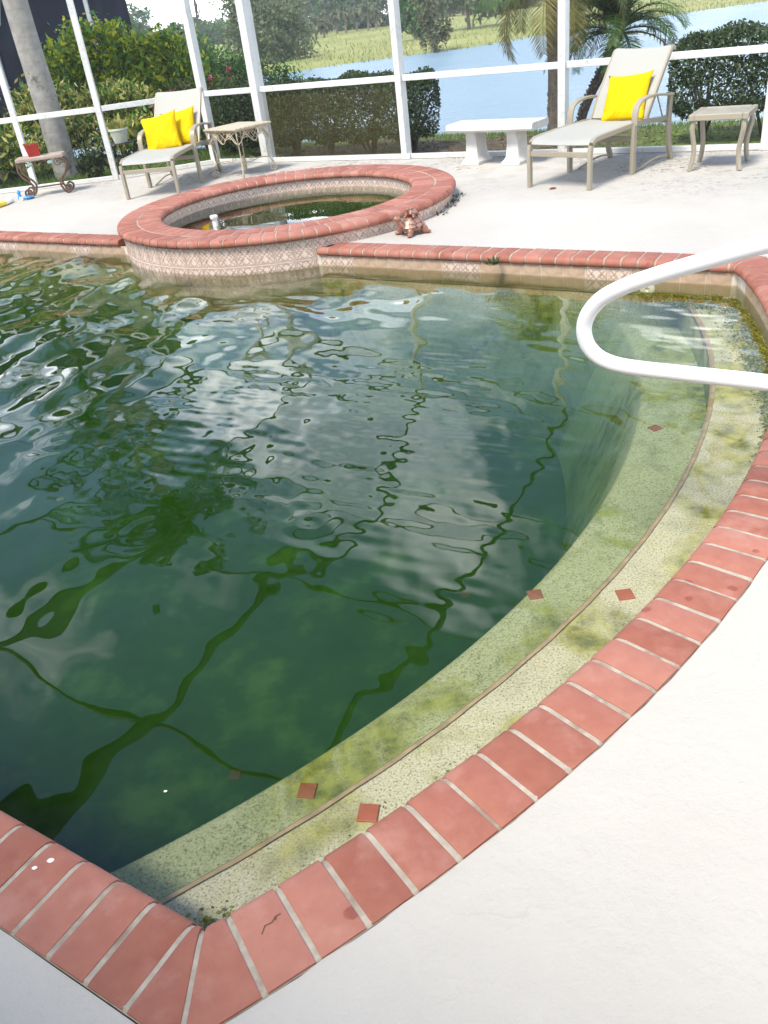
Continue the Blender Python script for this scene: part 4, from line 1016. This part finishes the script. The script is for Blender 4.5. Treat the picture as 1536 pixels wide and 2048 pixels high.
pp = thing('flower_pot', 'pale green round pot with spiky yellow plant on the wire stand', 'flower pot', (-2.85, 12.15, g0 + .469))
mb = MB(); mb.lathe([(.085, 0), (.118, .14), (.132, .15), (.132, .175), (.12, .175), (.112, .15)], 24); mb.build('pot', M['palepot'], pp, True)
mb = MB(); spiky(mb, (0, 0, .15), .11, 90, .15, .010, .8); mb.build('foliage', M['cactus'], pp)
# little things lying about
mb = MB(); mb.lathe([(.022, 0), (.03, .02), (.022, .05), (.018, .07), (.026, .09), (.01, .115)], 12); mb.ellipsoid((.10, -.03, .022), (.055, .03, .02), 12, 6, Matrix.Rotation(.5, 3, 'Z')); mb.ellipsoid((.14, .02, .018), (.03, .025, .018), 10, 6)
o = mb.build('pool_toy', M['bluecloth'], None, True); o.location = on_z((42, 400), .003); tag(o, 'small blue and white plastic toy lying by the brown console', 'toy')
mb = MB(); mb.lathe([(.024, .0), (.026, .02), (.02, .04)], 12); mb.v = [(p[0] + .03, p[1] - .05, p[2]) for p in mb.v]; c2 = mb.build('white_cap', M['pvc'], o, True)
mb = MB(); mb.tube(smooth_path([on_z((-60, 425), .03), on_z((4, 408), .03), on_z((24, 399), .03)], 5), .026, 12); o = mb.build('pool_pole', M['pvc'], None, True); tag(o, 'white and yellow pole end lying on the deck at the left edge', 'pole')
mb = MB(); mb.tube([on_z((-14, 414), .03), on_z((10, 406), .03)], .029, 12); mb.build('yellow_grip', M['yellowplastic'], o, True)
mb = MB(); mb.tube(smooth_path([Vector((0, 0, -.25)), Vector((0, 0, .045)), Vector((0, 0, .06))], 3), .024, 14); mb.lathe([(.034, .055), (.036, .06), (.036, .08), (.03, .085)], 16)
o = mb.build('standpipe', M['pvc'], None, True); pz = on_z((431, 450), 0.0); o.location = (pz.x, pz.y, .0); tag(o, 'white plastic pipe with cap sticking out of the spa water', 'pipe')
mb = MB(); mb.tube([(0, 0, -.04), (.02, -.14, -.10)], .02, 10); mb.build('elbow', M['pvc'], o, True)
def blob(name, px, z, size, mat, label, cat, seed=0):
    rr = random.Random(seed); mb = MB(); mb.ellipsoid((0, 0, size[2] * .6), size, 9, 5)
    mb.v = [(p[0] * rr.uniform(.75, 1.25), p[1] * rr.uniform(.75, 1.25), p[2]) for p in mb.v]; o = mb.build(name, mat, None, True)
    o.location = on_z(px, z); return tag(o, label, cat)
blob('dead_leaf', (1105, 378), .001, (.03, .016, .009), M['deadleaf'], 'dark curled dead leaf on the deck in front of the right chaise', 'leaf', 1)
for px, sc_, lb in (((69, 1736), .0058, 'smaller'), ((101, 1721), .0075, 'larger')):
    o = blob('paint_spot', px, .0075, (sc_, sc_ * .75, .0012), M['paint'], lb + ' dried white drop of the pair on a brick at bottom left', 'paint spot', 2); o['group'] = 'white drops on the brick'
mb = MB(); mb.tube([Vector(p) * .01 for p in ((-1.6, -1.9, 0), (-1.1, -.3, .2), (.3, .2, .15), (.9, 1.3, .25), (1.9, 1.9, .1))], .0009, 5); mb.tube([Vector((.9, 1.3, .25)) * .01, Vector((1.0, .6, .2)) * .01], .0007, 5)
o = mb.build('twig', M['twig']); o.location = on_z((541, 1848), .0095); tag(o, 'tiny dark twig lying on a brick near the pool corner', 'twig')
o = blob('floating_moth', (331, 1583), ZW + .001, (.0055, .003, .002), M['paint'], 'tiny pale moth floating in the dark pool corner', 'insect', 5)
# weeds
def weed(px, z, n, ln, label, spread=1.2, r=.05):
    mb = MB(); spiky(mb, (0, 0, 0), r, n, ln, .005, spread); o = mb.build('weed', M['hedge']); o.location = on_z(px, z); return tag(o, label, 'weed')
o = weed((988, 527), -.02, 44, .055, 'green weed growing over the far pool coping', 2.6, .05)
for px, lb in (((918, 392), 'farthest green weed at the foot of the spa wall, at its right end'), ((898, 412), 'third green weed from the turtle statue along the spa wall'), ((905, 404), 'second farthest green weed from the turtle at the spa wall'), ((880, 428), 'green weed at the spa wall nearest to the turtle statue')):
    o = weed(px, .0, 22, .035, lb, 1.6, .06); o['group'] = 'weeds at the foot of the spa'

# ------------------------------------------------------------------ plants
def leaves(C, size, aspect=.45, tilt=1.0, nrm=None, r=rng, hang=0.0):
    """C: n x 3 leaf centres -> verts, faces of small folded leaves"""
    n = len(C); a = r.normal(size=(n, 3)); a[:, 2] = a[:, 2] * tilt - hang
    a /= np.linalg.norm(a, axis=1, keepdims=True) + 1e-9
    b = r.normal(size=(n, 3)); b -= a * (a * b).sum(1, keepdims=True); b /= np.linalg.norm(b, axis=1, keepdims=True) + 1e-9
    s = (size * r.uniform(.6, 1.25, (n, 1)))
    V_ = np.stack([C - a * s, C + b * s * aspect, C + a * s, C - b * s * aspect], 1).reshape(-1, 3)
    return V_, np.arange(4 * n).reshape(-1, 4)
def blob_points(n, cen, rad, r=rng, shell=.55, clumps=0, cs=.25):
    """points through an uneven crown: clump centres over the ellipsoid, gaussian leaves round each"""
    cen = np.array(cen, float); rad = np.array(rad, float)
    k = clumps or max(8, n // 60)
    dv = r.normal(size=(k, 3)); dv /= np.linalg.norm(dv, axis=1, keepdims=True)
    cc = dv * (shell + (1 - shell) * r.random((k, 1))) ** .8 * rad * r.uniform(.78, 1.08, (k, 1))
    pts = cc[r.integers(0, k, n)] + r.normal(size=(n, 3)) * rad * cs
    return pts + cen
def shrub(name, label, cat, base, blobs, mats, n, size, group=None, stems=4, aspect=.5, stem_r=.02, bark='bark_dark', hang=0.0, shell=.55, cs=.22, clumps=0):
    x, y = base; z = gz(x, y); t = thing(name, label, cat, (x, y, z), 0, group)
    tot = sum(b[1][0] * b[1][1] * b[1][2] for b in blobs); Vs, Fs, o = [], [], 0; mi = []
    for c_, rad in blobs:
        k = max(60, int(n * rad[0] * rad[1] * rad[2] / tot)); pts = blob_points(k, c_, rad, shell=shell, cs=cs, clumps=clumps)
        pts = pts[pts[:, 2] > .02]
        V_, F_ = leaves(pts, size, aspect, hang=hang); Vs.append(V_); Fs.append(F_ + o); o += len(V_); mi += list(rng.integers(0, len(mats), len(F_)))
    np_mesh('foliage', np.concatenate(Vs), np.concatenate(Fs), mats, t, mi=mi)
    for s in range(stems):
        c_, rad = blobs[s % len(blobs)]; q_ = Vector(c_) + Vector((random.uniform(-.5, .5) * rad[0], random.uniform(-.5, .5) * rad[1], random.uniform(-.1, .4) * rad[2]))
        b_ = Vector((c_[0] * .5 + random.uniform(-.12, .12), c_[1] * .5 + random.uniform(-.12, .12), -.05)); mb = MB()
        md = b_.lerp(q_, .5) + Vector((random.uniform(-.08, .08), random.uniform(-.08, .08), 0))
        mb.tube(smooth_path([b_, md, q_], 4), list(np.linspace(stem_r, stem_r * .4, 9)), 6)
        for _ in range(3):
            e_ = q_ + Vector((random.uniform(-1, 1) * rad[0], random.uniform(-1, 1) * rad[1], random.uniform(.1, .9) * rad[2])) * .7
            mb.tube(smooth_path([md, md.lerp(e_, .55) + Vector((0, 0, .05)), e_], 3), list(np.linspace(stem_r * .6, stem_r * .15, 7)), 5)
        mb.build('stem', M[bark], t, True)
    return t
# clipped hedges outside the cage
def hedge(label, u0, u1, v, thick, zt, zb, n, stems, size=.023):
    base = W((u0 + u1) / 2, v); z = gz(base.x, base.y)
    t = thing('hedge', label, 'hedge', (base.x, base.y, z), A0); ln = abs(u1 - u0)
    # rounded box surface sampling, thick shell, thinner at the bottom
    k = n; sx_ = rng.uniform(-1, 1, k); ex = 5.0
    th_ = rng.uniform(0, 2 * PI, k); rr = 1 - np.abs(rng.normal(0, .16, k))
    cy, cz = np.cos(th_), np.sin(th_); m_ = (np.abs(cy) ** ex + np.abs(cz) ** ex) ** (-1 / ex)
    yy = cy * m_ * rr * thick / 2; zz_ = cz * m_ * rr * (zt - zb) / 2 + (zt + zb) / 2
    xx = sx_ * ln / 2; endr = np.clip((np.abs(sx_) - (1 - .3 / ln)) / (.3 / ln), 0, 1)
    sc_ = np.sqrt(np.clip(1 - endr ** 2.5, 0, 1)); yy *= .25 + .75 * sc_; zm = (zt + zb) / 2; zz_ = zm + (zz_ - zm) * (.45 + .55 * sc_)
    bumpy = .02 * np.sin(xx * 5.1 + 1) + .02 * np.sin(xx * 11 + yy * 7) + .015 * np.sin(zz_ * 14 + xx * 6)
    zz_ += bumpy * (zz_ - zm) / (zt - zm); yy *= 1 + bumpy
    # gaps low down between the stems
    low = (zz_ < zb + .30) & (rng.random(k) < .25 + .45 * np.cos(xx * 2 * PI / (ln / max(stems, 1))))
    P_ = np.stack([xx, yy, zz_ - z * 0], 1)[~low]; P_ += rng.normal(0, .012, P_.shape)
    V_, F_ = leaves(P_, size, .5); np_mesh('foliage', V_, F_, M['hedge'], t)
    for i in range(stems):
        x0 = -ln / 2 + (i + .5) * ln / stems; mb = MB()
        for _ in range(7):
            e_ = Vector((x0 + random.uniform(-.34, .34), random.uniform(-.8, .8) * thick / 2, random.uniform(zb + .25, zt - .2))); b_ = Vector((x0 + random.uniform(-.05, .05), random.uniform(-.05, .05), -.1))
            mb.tube(smooth_path([b_, b_.lerp(e_, .45) + Vector((0, 0, .07)), e_], 3), list(np.linspace(.022, .006, 7)), 5)
        mb.build('stem', M['bark_dark'], t, True)
    return t
hedge('long clipped green hedge behind the dirty screen with bare stems below', -5.28, -7.75, 9.78, .72, .90, .17, 36000, 4)
hedge('dark rounded hedge behind the cream iron table', -7.75, -9.05, 10.0, .85, .86, .14, 20000, 2)
hedge('dark green clipped hedge behind the right chaise and beige side table', -2.45, .9, 9.95, .85, 1.02, .26, 40000, 5)

# palms
def frond_mesh(ln, droop, n_leaf, ll, seed, lw=.012):
    rr = random.Random(seed); P_ = []; k = 14
    for i in range(k + 1):
        t = i / k; a = R(60) - droop * t ** 1.3
        P_.append(Vector((0, 0, 0)) if i == 0 else P_[-1] + Vector((math.cos(a), 0, math.sin(a))) * ln / k)
    mb = MB(); mb.tube(P_, list(np.linspace(.014, .003, k + 1)), 5)
    for i in range(n_leaf):
        t = .12 + .88 * i / n_leaf; f = t * k; j = min(int(f), k - 1); p = P_[j].lerp(P_[j + 1], f - j); T = (P_[j + 1] - P_[j]).normalized()
        up = Vector((-T.z, 0, T.x))
        for s in (1, -1):
            l_ = ll * math.sin(PI * (.12 + .85 * t)) ** .6 * rr.uniform(.85, 1.1)
            dr = (Vector((0, s, 0)) * .8 + T * .75 + up * rr.uniform(.1, .45)).normalized(); sg = Vector((0, 0, -1)) * l_ * rr.uniform(.18, .5)
            md = p + dr * l_ * .55 + sg * .25; tip = p + dr * l_ + sg; wv_ = T * lw
            mb.add([p - wv_ * .5, md - wv_, tip, md + wv_, p + wv_ * .5], [(0, 1, 3, 4), (1, 2, 3)])
    return mb
def palm(label, base, path, r0, r1, trunk_mat, n_f, ln, ll, n_leaf, group=None, old=3, el=(-.9, 1.0), lw=.012, boots=False, droop=R(95), zb=None, fm='frond'):
    x, y = base; z = gz(x, y) if zb is None else zb; t = thing('palm_tree', label, 'palm tree', (x, y, z), 0, group)
    pts = smooth_path([Vector(p) for p in path], 6); mb = MB()
    rad = [r0 + (r1 - r0) * i / (len(pts) - 1) + .004 * random.random() for i in range(len(pts))]; mb.tube(pts, rad, 18); mb.build('trunk', M[trunk_mat], t, True)
    if boots:
        mb = MB(); 
        for i in range(420):
            f = random.random() * (len(pts) - 1.01); j = int(f); p = pts[j].lerp(pts[j + 1], f - j); a = random.uniform(0, 2 * PI); o_ = Vector((math.cos(a), math.sin(a), 0)); rr = rad[j]
            b_ = p + o_ * rr * .9; sd_ = Vector((-o_.y, o_.x, 0)) * .016
            mb.add([b_ - sd_, b_ + sd_, b_ + o_ * .028 + Vector((0, 0, .045)), b_ + Vector((0, 0, .05))], [(0, 1, 2), (0, 2, 3), (1, 3, 2)])
        mb.build('leaf_base', M['bark'], t)['kind'] = 'stuff'
    top = pts[-1]
    me_ = [frond_mesh(ln * random.uniform(.85, 1.1), droop * random.uniform(.8, 1.2), n_leaf, ll, q_, lw) for q_ in range(4)]
    protos = [q_.build('frond', M['frond_old'] if i == 3 else M[fm], t) for i, q_ in enumerate(me_)]
    for i in range(n_f):
        is_old = i < old; p = protos[3] if is_old else protos[i % 3]
        first = (i == 0) if is_old else (old <= i < old + 3 and not getattr(p, 'used_', False))
        o = p.copy(); COL.objects.link(o); o.parent = t
        e_ = el[0] + (el[1] - el[0]) * ((i + .5) / n_f) ** .9
        o.location = top + Vector((0, 0, .1 * (i / n_f)))
        o.rotation_euler = (0, -e_ + R(20) + random.gauss(0, .1), i * 2.399 + random.gauss(0, .15))
    for p in protos: bpy.data.objects.remove(p)
    return t
palm('tall grey palm trunk rising in front of the yellow green bushes', (-3.93, 13.0), [(0, 0, -.1), (0, 0, .9), (-.02, .0, 2.2), (0, 0, 5.0)], .175, .15, 'palm_trunk', 24, 2.0, .5, 46, old=2, lw=.018, el=(-.35, 1.1), droop=R(80), fm='frond_dark')
palm('dark palm trunk at the far left edge beyond the cage', (-4.95, 13.6), [(0, 0, -.1), (.02, 0, 1.4), (.03, 0, 3.4)], .15, .12, 'bark_dark', 16, 1.6, .5, 30, old=2, lw=.016)
palm('upright date palm with rough trunk standing beside the lake', (2.95, 11.9), [(0, 0, -.2), (.02, 0, .7), (0, .0, 1.3), (.0, 0, 1.85)], .12, .125, 'bark', 48, 1.45, .32, 70, 'pygmy date palms by the lake', old=9, el=(-.9, 1.0), lw=.007, boots=True, droop=R(100))
palm('leaning date palm behind the right chaise back', (3.22, 12.0), [(0, 0, -.2), (.16, 0, .30), (.40, 0, .74), (.56, 0, 1.08)], .050, .065, 'bark_dark', 36, 1.1, .27, 64, 'pygmy date palms by the lake', old=2, el=(-.7, 1.1), lw=.007, boots=True, droop=R(100))

# garden at the left, behind the short wall of the cage
shrub('croton_bush', 'tall yellow green bush in front of the dark neighbouring screen', 'bush', (-2.9, 15.2), [((-.75, .2, 1.62), (.55, .5, .42)), ((.25, 0, 1.38), (.6, .5, .40)), ((-1.2, 0, 1.35), (.5, .5, .5)), ((-.1, -.1, .95), (1.0, .5, .45)), ((.75, 0, .95), (.45, .4, .35))], [M['croton'], M['croton'], M['green']], 13000, .05, stems=6)
shrub('variegated_shrub', 'cream and yellow variegated shrub around the grey palm trunk', 'bush', (-3.7, 13.7), [((-.45, .1, .9), (.6, .35, .3)), ((.5, .1, .85), (.55, .35, .28)), ((.2, -.1, .45), (.9, .35, .32)), ((.9, 0, .45), (.4, .35, .3)), ((-.8, 0, .4), (.5, .3, .3))], [M['croton_gold'], M['croton_gold'], M['green']], 9500, .055, stems=6, hang=.8, aspect=.35)
shrub('variegated_shrub', 'yellow variegated shrub low at the far left edge', 'bush', (-4.9, 12.9), [((0, 0, .55), (.55, .4, .42))], [M['croton_gold'], M['green']], 2200, .06, stems=3, hang=.8, aspect=.35)
shrub('flowering_bush', 'brownish flowering bush with pink blooms behind the left chaise', 'bush', (-1.95, 14.4), [((0, 0, .72), (.6, .4, .32)), ((.3, 0, .4), (.7, .4, .3))], [M['brownleaf'], M['brownleaf'], M['green']], 7000, .03, stems=5)
shrub('green_bush', 'bright green bush left of the open lake view', 'bush', (-1.55, 16.2), [((-.55, 0, 1.15), (.45, .5, .40)), ((.05, 0, 1.2), (.45, .5, .38)), ((.6, 0, .95), (.42, .5, .45)), ((.1, 0, .5), (1.0, .6, .5))], [M['green'], M['green'], M['hedge']], 12000, .045, stems=6, aspect=.32)
shrub('green_bush', 'tall loose green bush right of the dark neighbouring screen', 'bush', (-2.55, 18.2), [((-.1, 0, 1.75), (.55, .6, .5)), ((.45, 0, 1.5), (.5, .5, .4)), ((.3, 0, .9), (.9, .6, .6))], [M['green'], M['fartree']], 8000, .055, stems=5, aspect=.35)
shrub('low_shrub', 'low dark grassy shrub at the foot of the grey palm trunk', 'bush', (-3.35, 12.35), [((0, 0, .2), (.22, .2, .18))], [M['hedge']], 500, .045, stems=5, stem_r=.012)
for (x, y, zq), lb in (((-1.75, 14.0, 1.0), 'pink bloom just left of the double cage post above the chaise'), ((-2.35, 13.9, .88), 'upper pink bloom left of the left chaise back'), ((-2.55, 13.5, .72), 'lowest pink bloom left of the left chaise, above the pale pot'), ((-1.45, 14.0, 1.1), 'highest pink bloom, right of the left chaise back'), ((-2.1, 13.8, .80), 'pink bloom directly behind the top of the left chaise')):
    mb = MB(); c_ = np.array([[0, 0, 0]]) + rng.normal(0, .022, (26, 3)); V_, F_ = leaves(c_, .026, .8); mb.add(V_, [tuple(f) for f in F_])
    mb.tube([(0, 0, -.02), (.01, .1, -.35)], .004, 4, 0)
    o = mb.build('pink_flower', M['pink']); o.location = (x, y, gz(x, y) + zq); o.scale = (.75,) * 3; tag(o, lb, 'flower', 'pink blooms behind the left chaise')
# grass strip
def blades(name, pts, h, wd, mat, label=None):
    n = len(pts); a = rng.uniform(0, 2 * PI, n); dx = np.stack([np.cos(a), np.sin(a), np.zeros(n)], 1) * wd
    ln = rng.normal(0, .35, (n, 2)); hh = h * rng.uniform(.5, 1.2, n)
    tip = pts + np.stack([ln[:, 0] * hh, ln[:, 1] * hh, hh], 1)
    Vv = np.stack([pts - dx, pts + dx, tip], 1).reshape(-1, 3); o = np_mesh(name, Vv, np.arange(3 * n).reshape(-1, 3), M[mat]); tag(o, label, None, None, 'stuff'); return o
n = 30000; gx = rng.uniform(-9, -1.2, n); gy = 12.0 + rng.random(n) ** 1.5 * 3.4; k_ = (np.sin(gx * 2.1 + gy * 1.3) + rng.normal(0, .8, n)) > -.9
g1 = np.stack([gx, gy, ground_z(gx, gy)], 1)[k_]
n = 15000; gu = rng.uniform(-9.5, 3, n); gv = 10.6 + rng.random(n) * 4.5; gx2 = gu * U.x + gv * V.x; gy2 = gu * U.y + gv * V.y
g2 = np.stack([gx2, gy2, ground_z(gx2, gy2)], 1); g2 = g2[(g2[:, 2] > -.8)]
blades('grass', np.concatenate([g1, g2]), .07, .006, 'grass', 'short green grass growing between the cage and the lake')
n = 4000; gu = rng.uniform(-9, 3, n); gv = 9.05 + rng.random(n) ** 1.3 * 1.6; gx2 = gu * U.x + gv * V.x; gy2 = gu * U.y + gv * V.y
lit = np.stack([gx2, gy2, ground_z(gx2, gy2) + .012], 1); V_, F_ = leaves(lit, .022, .3, tilt=.25); o = np_mesh('leaf_litter', V_, F_, M['brownleaf']); tag(o, 'brown leaf litter under the hedges', None, None, 'stuff')

# meadow across the lake: reeds along the shore, tufts behind
n = 36000; rx = rng.uniform(-22, 60, n); ry = rng.uniform(36, 100, n); sdv = poly_sd(rx, ry, lake_poly)
dens = np.exp(-np.clip(sdv, 0, None) / 9) * (0.35 + .65 * (np.sin(rx * .5 + ry * .23) * np.cos(ry * .37 - rx * .21) > -.1)) + .10
k_ = (sdv > .3) & (rng.random(n) < dens); rp3 = np.stack([rx, ry, ground_z(rx, ry)], 1)[k_]
blades('reeds', rp3, .26, .04, 'reed', 'tall yellow green reeds across the far lake shore')
# far trees
def tree(name, label, base, h, crown, mats, n, size, trunk_r=.18, group=None, bark='bark', tz=.35, limbs=4, cs=.2, shell=.45):
    x, y = base; z = gz(x, y); t = thing(name, label, 'tree', (x, y, z), 0, group); mb = MB()
    top = Vector((random.uniform(-.3, .3), 0, h * .8)); mb.tube(smooth_path([Vector((0, 0, -.3)), Vector((random.uniform(-.2, .2), 0, h * .4)), top], 4), list(np.linspace(trunk_r, trunk_r * .25, 9)), 7)
    for _ in range(limbs):
        a = random.uniform(0, 2 * PI); z0 = random.uniform(.3, .6) * h; e_ = Vector((math.cos(a) * crown[0] * .7, math.sin(a) * crown[1] * .7, z0 + random.uniform(.1, .3) * h)); mb.tube(smooth_path([Vector((0, 0, z0)), e_ * .5 + Vector((0, 0, z0 * .55)), e_], 3), list(np.linspace(trunk_r * .45, trunk_r * .1, 7)), 5)
    mb.build('trunk', M[bark], t, True)
    blobs_ = []; k = 5
    for i in range(k):
        a = i * 2.4; blobs_.append(((math.cos(a) * crown[0] * .45, math.sin(a) * crown[1] * .45, h * (tz + (1 - tz) * (.25 + .5 * i / (k - 1)))), (crown[0] * .55, crown[1] * .55, crown[2] * .42)))
    Vs, Fs, o, mi = [], [], 0, []
    for c_, rad in blobs_:
        V_, F_ = leaves(blob_points(n // k, c_, rad, cs=cs, shell=shell), size, .55); Vs.append(V_); Fs.append(F_ + o); o += len(V_); mi += list(rng.integers(0, len(mats), len(F_)))
    np_mesh('crown', np.concatenate(Vs), np.concatenate(Fs), mats, t, mi=mi); return t
def px_xy(px, y): r = np.array([px[0] - 768, px[1] - 1024, F]); rr = np.array([r @ rt, r @ fw]); return (rr[0] / rr[1] * y, y)
FT, FO = M['fartree'], M['farolive']
tree('broad_tree', 'leaning bushy tree on the far bank left of the lake', px_xy((540, 92), 60), 4.2, (3.0, 2.4, 3.2), [FT, FO], 11000, .12, tz=-.08)
tree('shore_shrub', 'grey green shrub alone at the far shoreline', px_xy((868, 90), 51), 3.3, (1.0, 1.0, 2.6), [FO, FO, M['brownleaf']], 2600, .10, .06, tz=-.1)
tree('round_tree', 'dark green rounded tree just left of the shoreline shrub', px_xy((832, 60), 66), 3.9, (1.7, 1.6, 3.0), [FT, M['green']], 3200, .16, tz=-.1)
tree('broad_tree', 'spreading olive tree on the meadow right of the shoreline shrub', px_xy((938, 45), 74), 5.2, (3.4, 3.0, 3.0), [FO, FT], 3600, .22, tz=.12)
tree('pine_tree', 'tall sparse pine rising above the far left trees', px_xy((402, 60), 92), 9.2, (1.5, 1.5, 2.6), [FT], 500, .3, tz=.55, bark='bark_dark', limbs=7)
gl = 'trees of the far treeline'
trng = random.Random(3)
for i in range(34):
    px = -160 + i * 40 + trng.uniform(-14, 14) if i < 30 else 1050 + (i - 30) * 150
    y = trng.uniform(112, 138); x, y = px_xy((px, 30), y); hh = trng.uniform(4.8, 7.2)
    if 430 < px < 470: continue
    if 260 < px < 490: hh *= .5
    tree('far_tree', 'tree in the continuous green treeline beyond the meadow', (x, y), hh, (trng.uniform(2.6, 3.8), 2.4, hh * .75), [FT, FO] if i % 2 else [FT, M['green']], 3600, .25, group=gl, tz=-.12, limbs=3)
# cabbage palms in front of it
def far_palm(px, y, h, i):
    x, y = px_xy((px, 50), y); z = gz(x, y); t = thing('cabbage_palm', 'pale cabbage palm in front of the far treeline', 'palm tree', (x, y, z), 0, 'cabbage palms before the far treeline')
    mb = MB(); mb.tube([(0, 0, -.2), (.1, 0, h * .5), (.05, 0, h)], [.13, .11, .12], 7); mb.build('trunk', M['bark'], t, True)
    c_ = np.array([.05, 0, h]); dv = rng.normal(size=(130, 3)); dv[:, 2] = dv[:, 2] * .7 + .15; dv /= np.linalg.norm(dv, axis=1, keepdims=True)
    a = dv * rng.uniform(.6, 1.05, (130, 1)); b = np.cross(dv, rng.normal(size=(130, 3))); b /= np.linalg.norm(b, axis=1, keepdims=True)
    Vv = np.stack([c_ + a * .15, c_ + a * .7 + b * .16, c_ + a - [0, 0, .3], c_ + a * .7 - b * .16], 1).reshape(-1, 3); np_mesh('crown', Vv, np.arange(len(Vv)).reshape(-1, 4), [FO], t)
for i, (px, y, h) in enumerate(((612, 96, 1.7), (628, 100, 2.0), (645, 98, 1.6), (672, 106, 2.4), (690, 104, 2.9), (712, 108, 2.4), (735, 102, 2.9), (752, 106, 2.5), (598, 92, 1.4))): far_palm(px, y, h * .72, i)

# neighbours
nb_ = thing('neighbour_enclosure', 'dark screened pool enclosure of the neighbouring house', 'screen enclosure', (-5.6, 24.0, -.1), R(-6))
def bx(name, c_, s_, mat):
    mb = MB(); mb.box(c_, s_); return mb.build(name, mat, nb_)
bx('dark_screen', (-3.9, 1.5, 2.9), (7.9, 3.0, 5.8), M['darkscreen'])
for x in (-.02, -2.6, -5.2): bx('frame_post', (x, -.03, 2.9), (.09, .09, 5.8), M['bar_grey'])
for z in (3.9,): bx('frame_rail', (-3.9, -.05, z), (7.9, .07, .09), M['bar_grey'])
mb = MB(); mb.tube([(-2.3, -.06, 2.3), (-1.3, -.06, 5.2)], .025, 6); mb.build('brace', M['bar_grey'], nb_)
hx, hy = px_xy((448, 65), 215)
hs_ = thing('far_house', 'small pale house with grey roof between the far trees', 'house', (hx, hy, gz(hx, hy)), R(15))
mb = MB(); mb.box((0, 0, 1.3), (5.5, 4.5, 2.6)); mb.build('wall', M['housewall'], hs_)
mb = MB(); mb.add([(-3.1, -2.6, 2.55), (3.1, -2.6, 2.55), (3.1, 2.6, 2.55), (-3.1, 2.6, 2.55), (-1.2, 0, 3.9), (1.2, 0, 3.9)], [(0, 1, 5, 4), (1, 2, 5), (2, 3, 4, 5), (3, 0, 4), (3, 2, 1, 0)]); mb.build('roof', M['houseroof'], hs_)

# ------------------------------------------------------------------ summer haze over the lake
mb = MB(); mb.box((0, 165, 3.4), (560, 470, 15.2)); hz = mb.build('haze', [])
q = Mat('haze'); q.n.remove(q.b); pv = q.N('ShaderNodeVolumePrincipled'); pv.inputs['Color'].default_value = (.9, .94, 1, 1); pv.inputs['Density'].default_value = .0010; pv.inputs['Anisotropy'].default_value = .2
q.l.new(pv.outputs[0], q.o.inputs['Volume']); hz.data.materials.append(q.m); hz['kind'] = 'stuff'; hz['label'] = 'thin pale summer haze hanging over the lake and meadow'
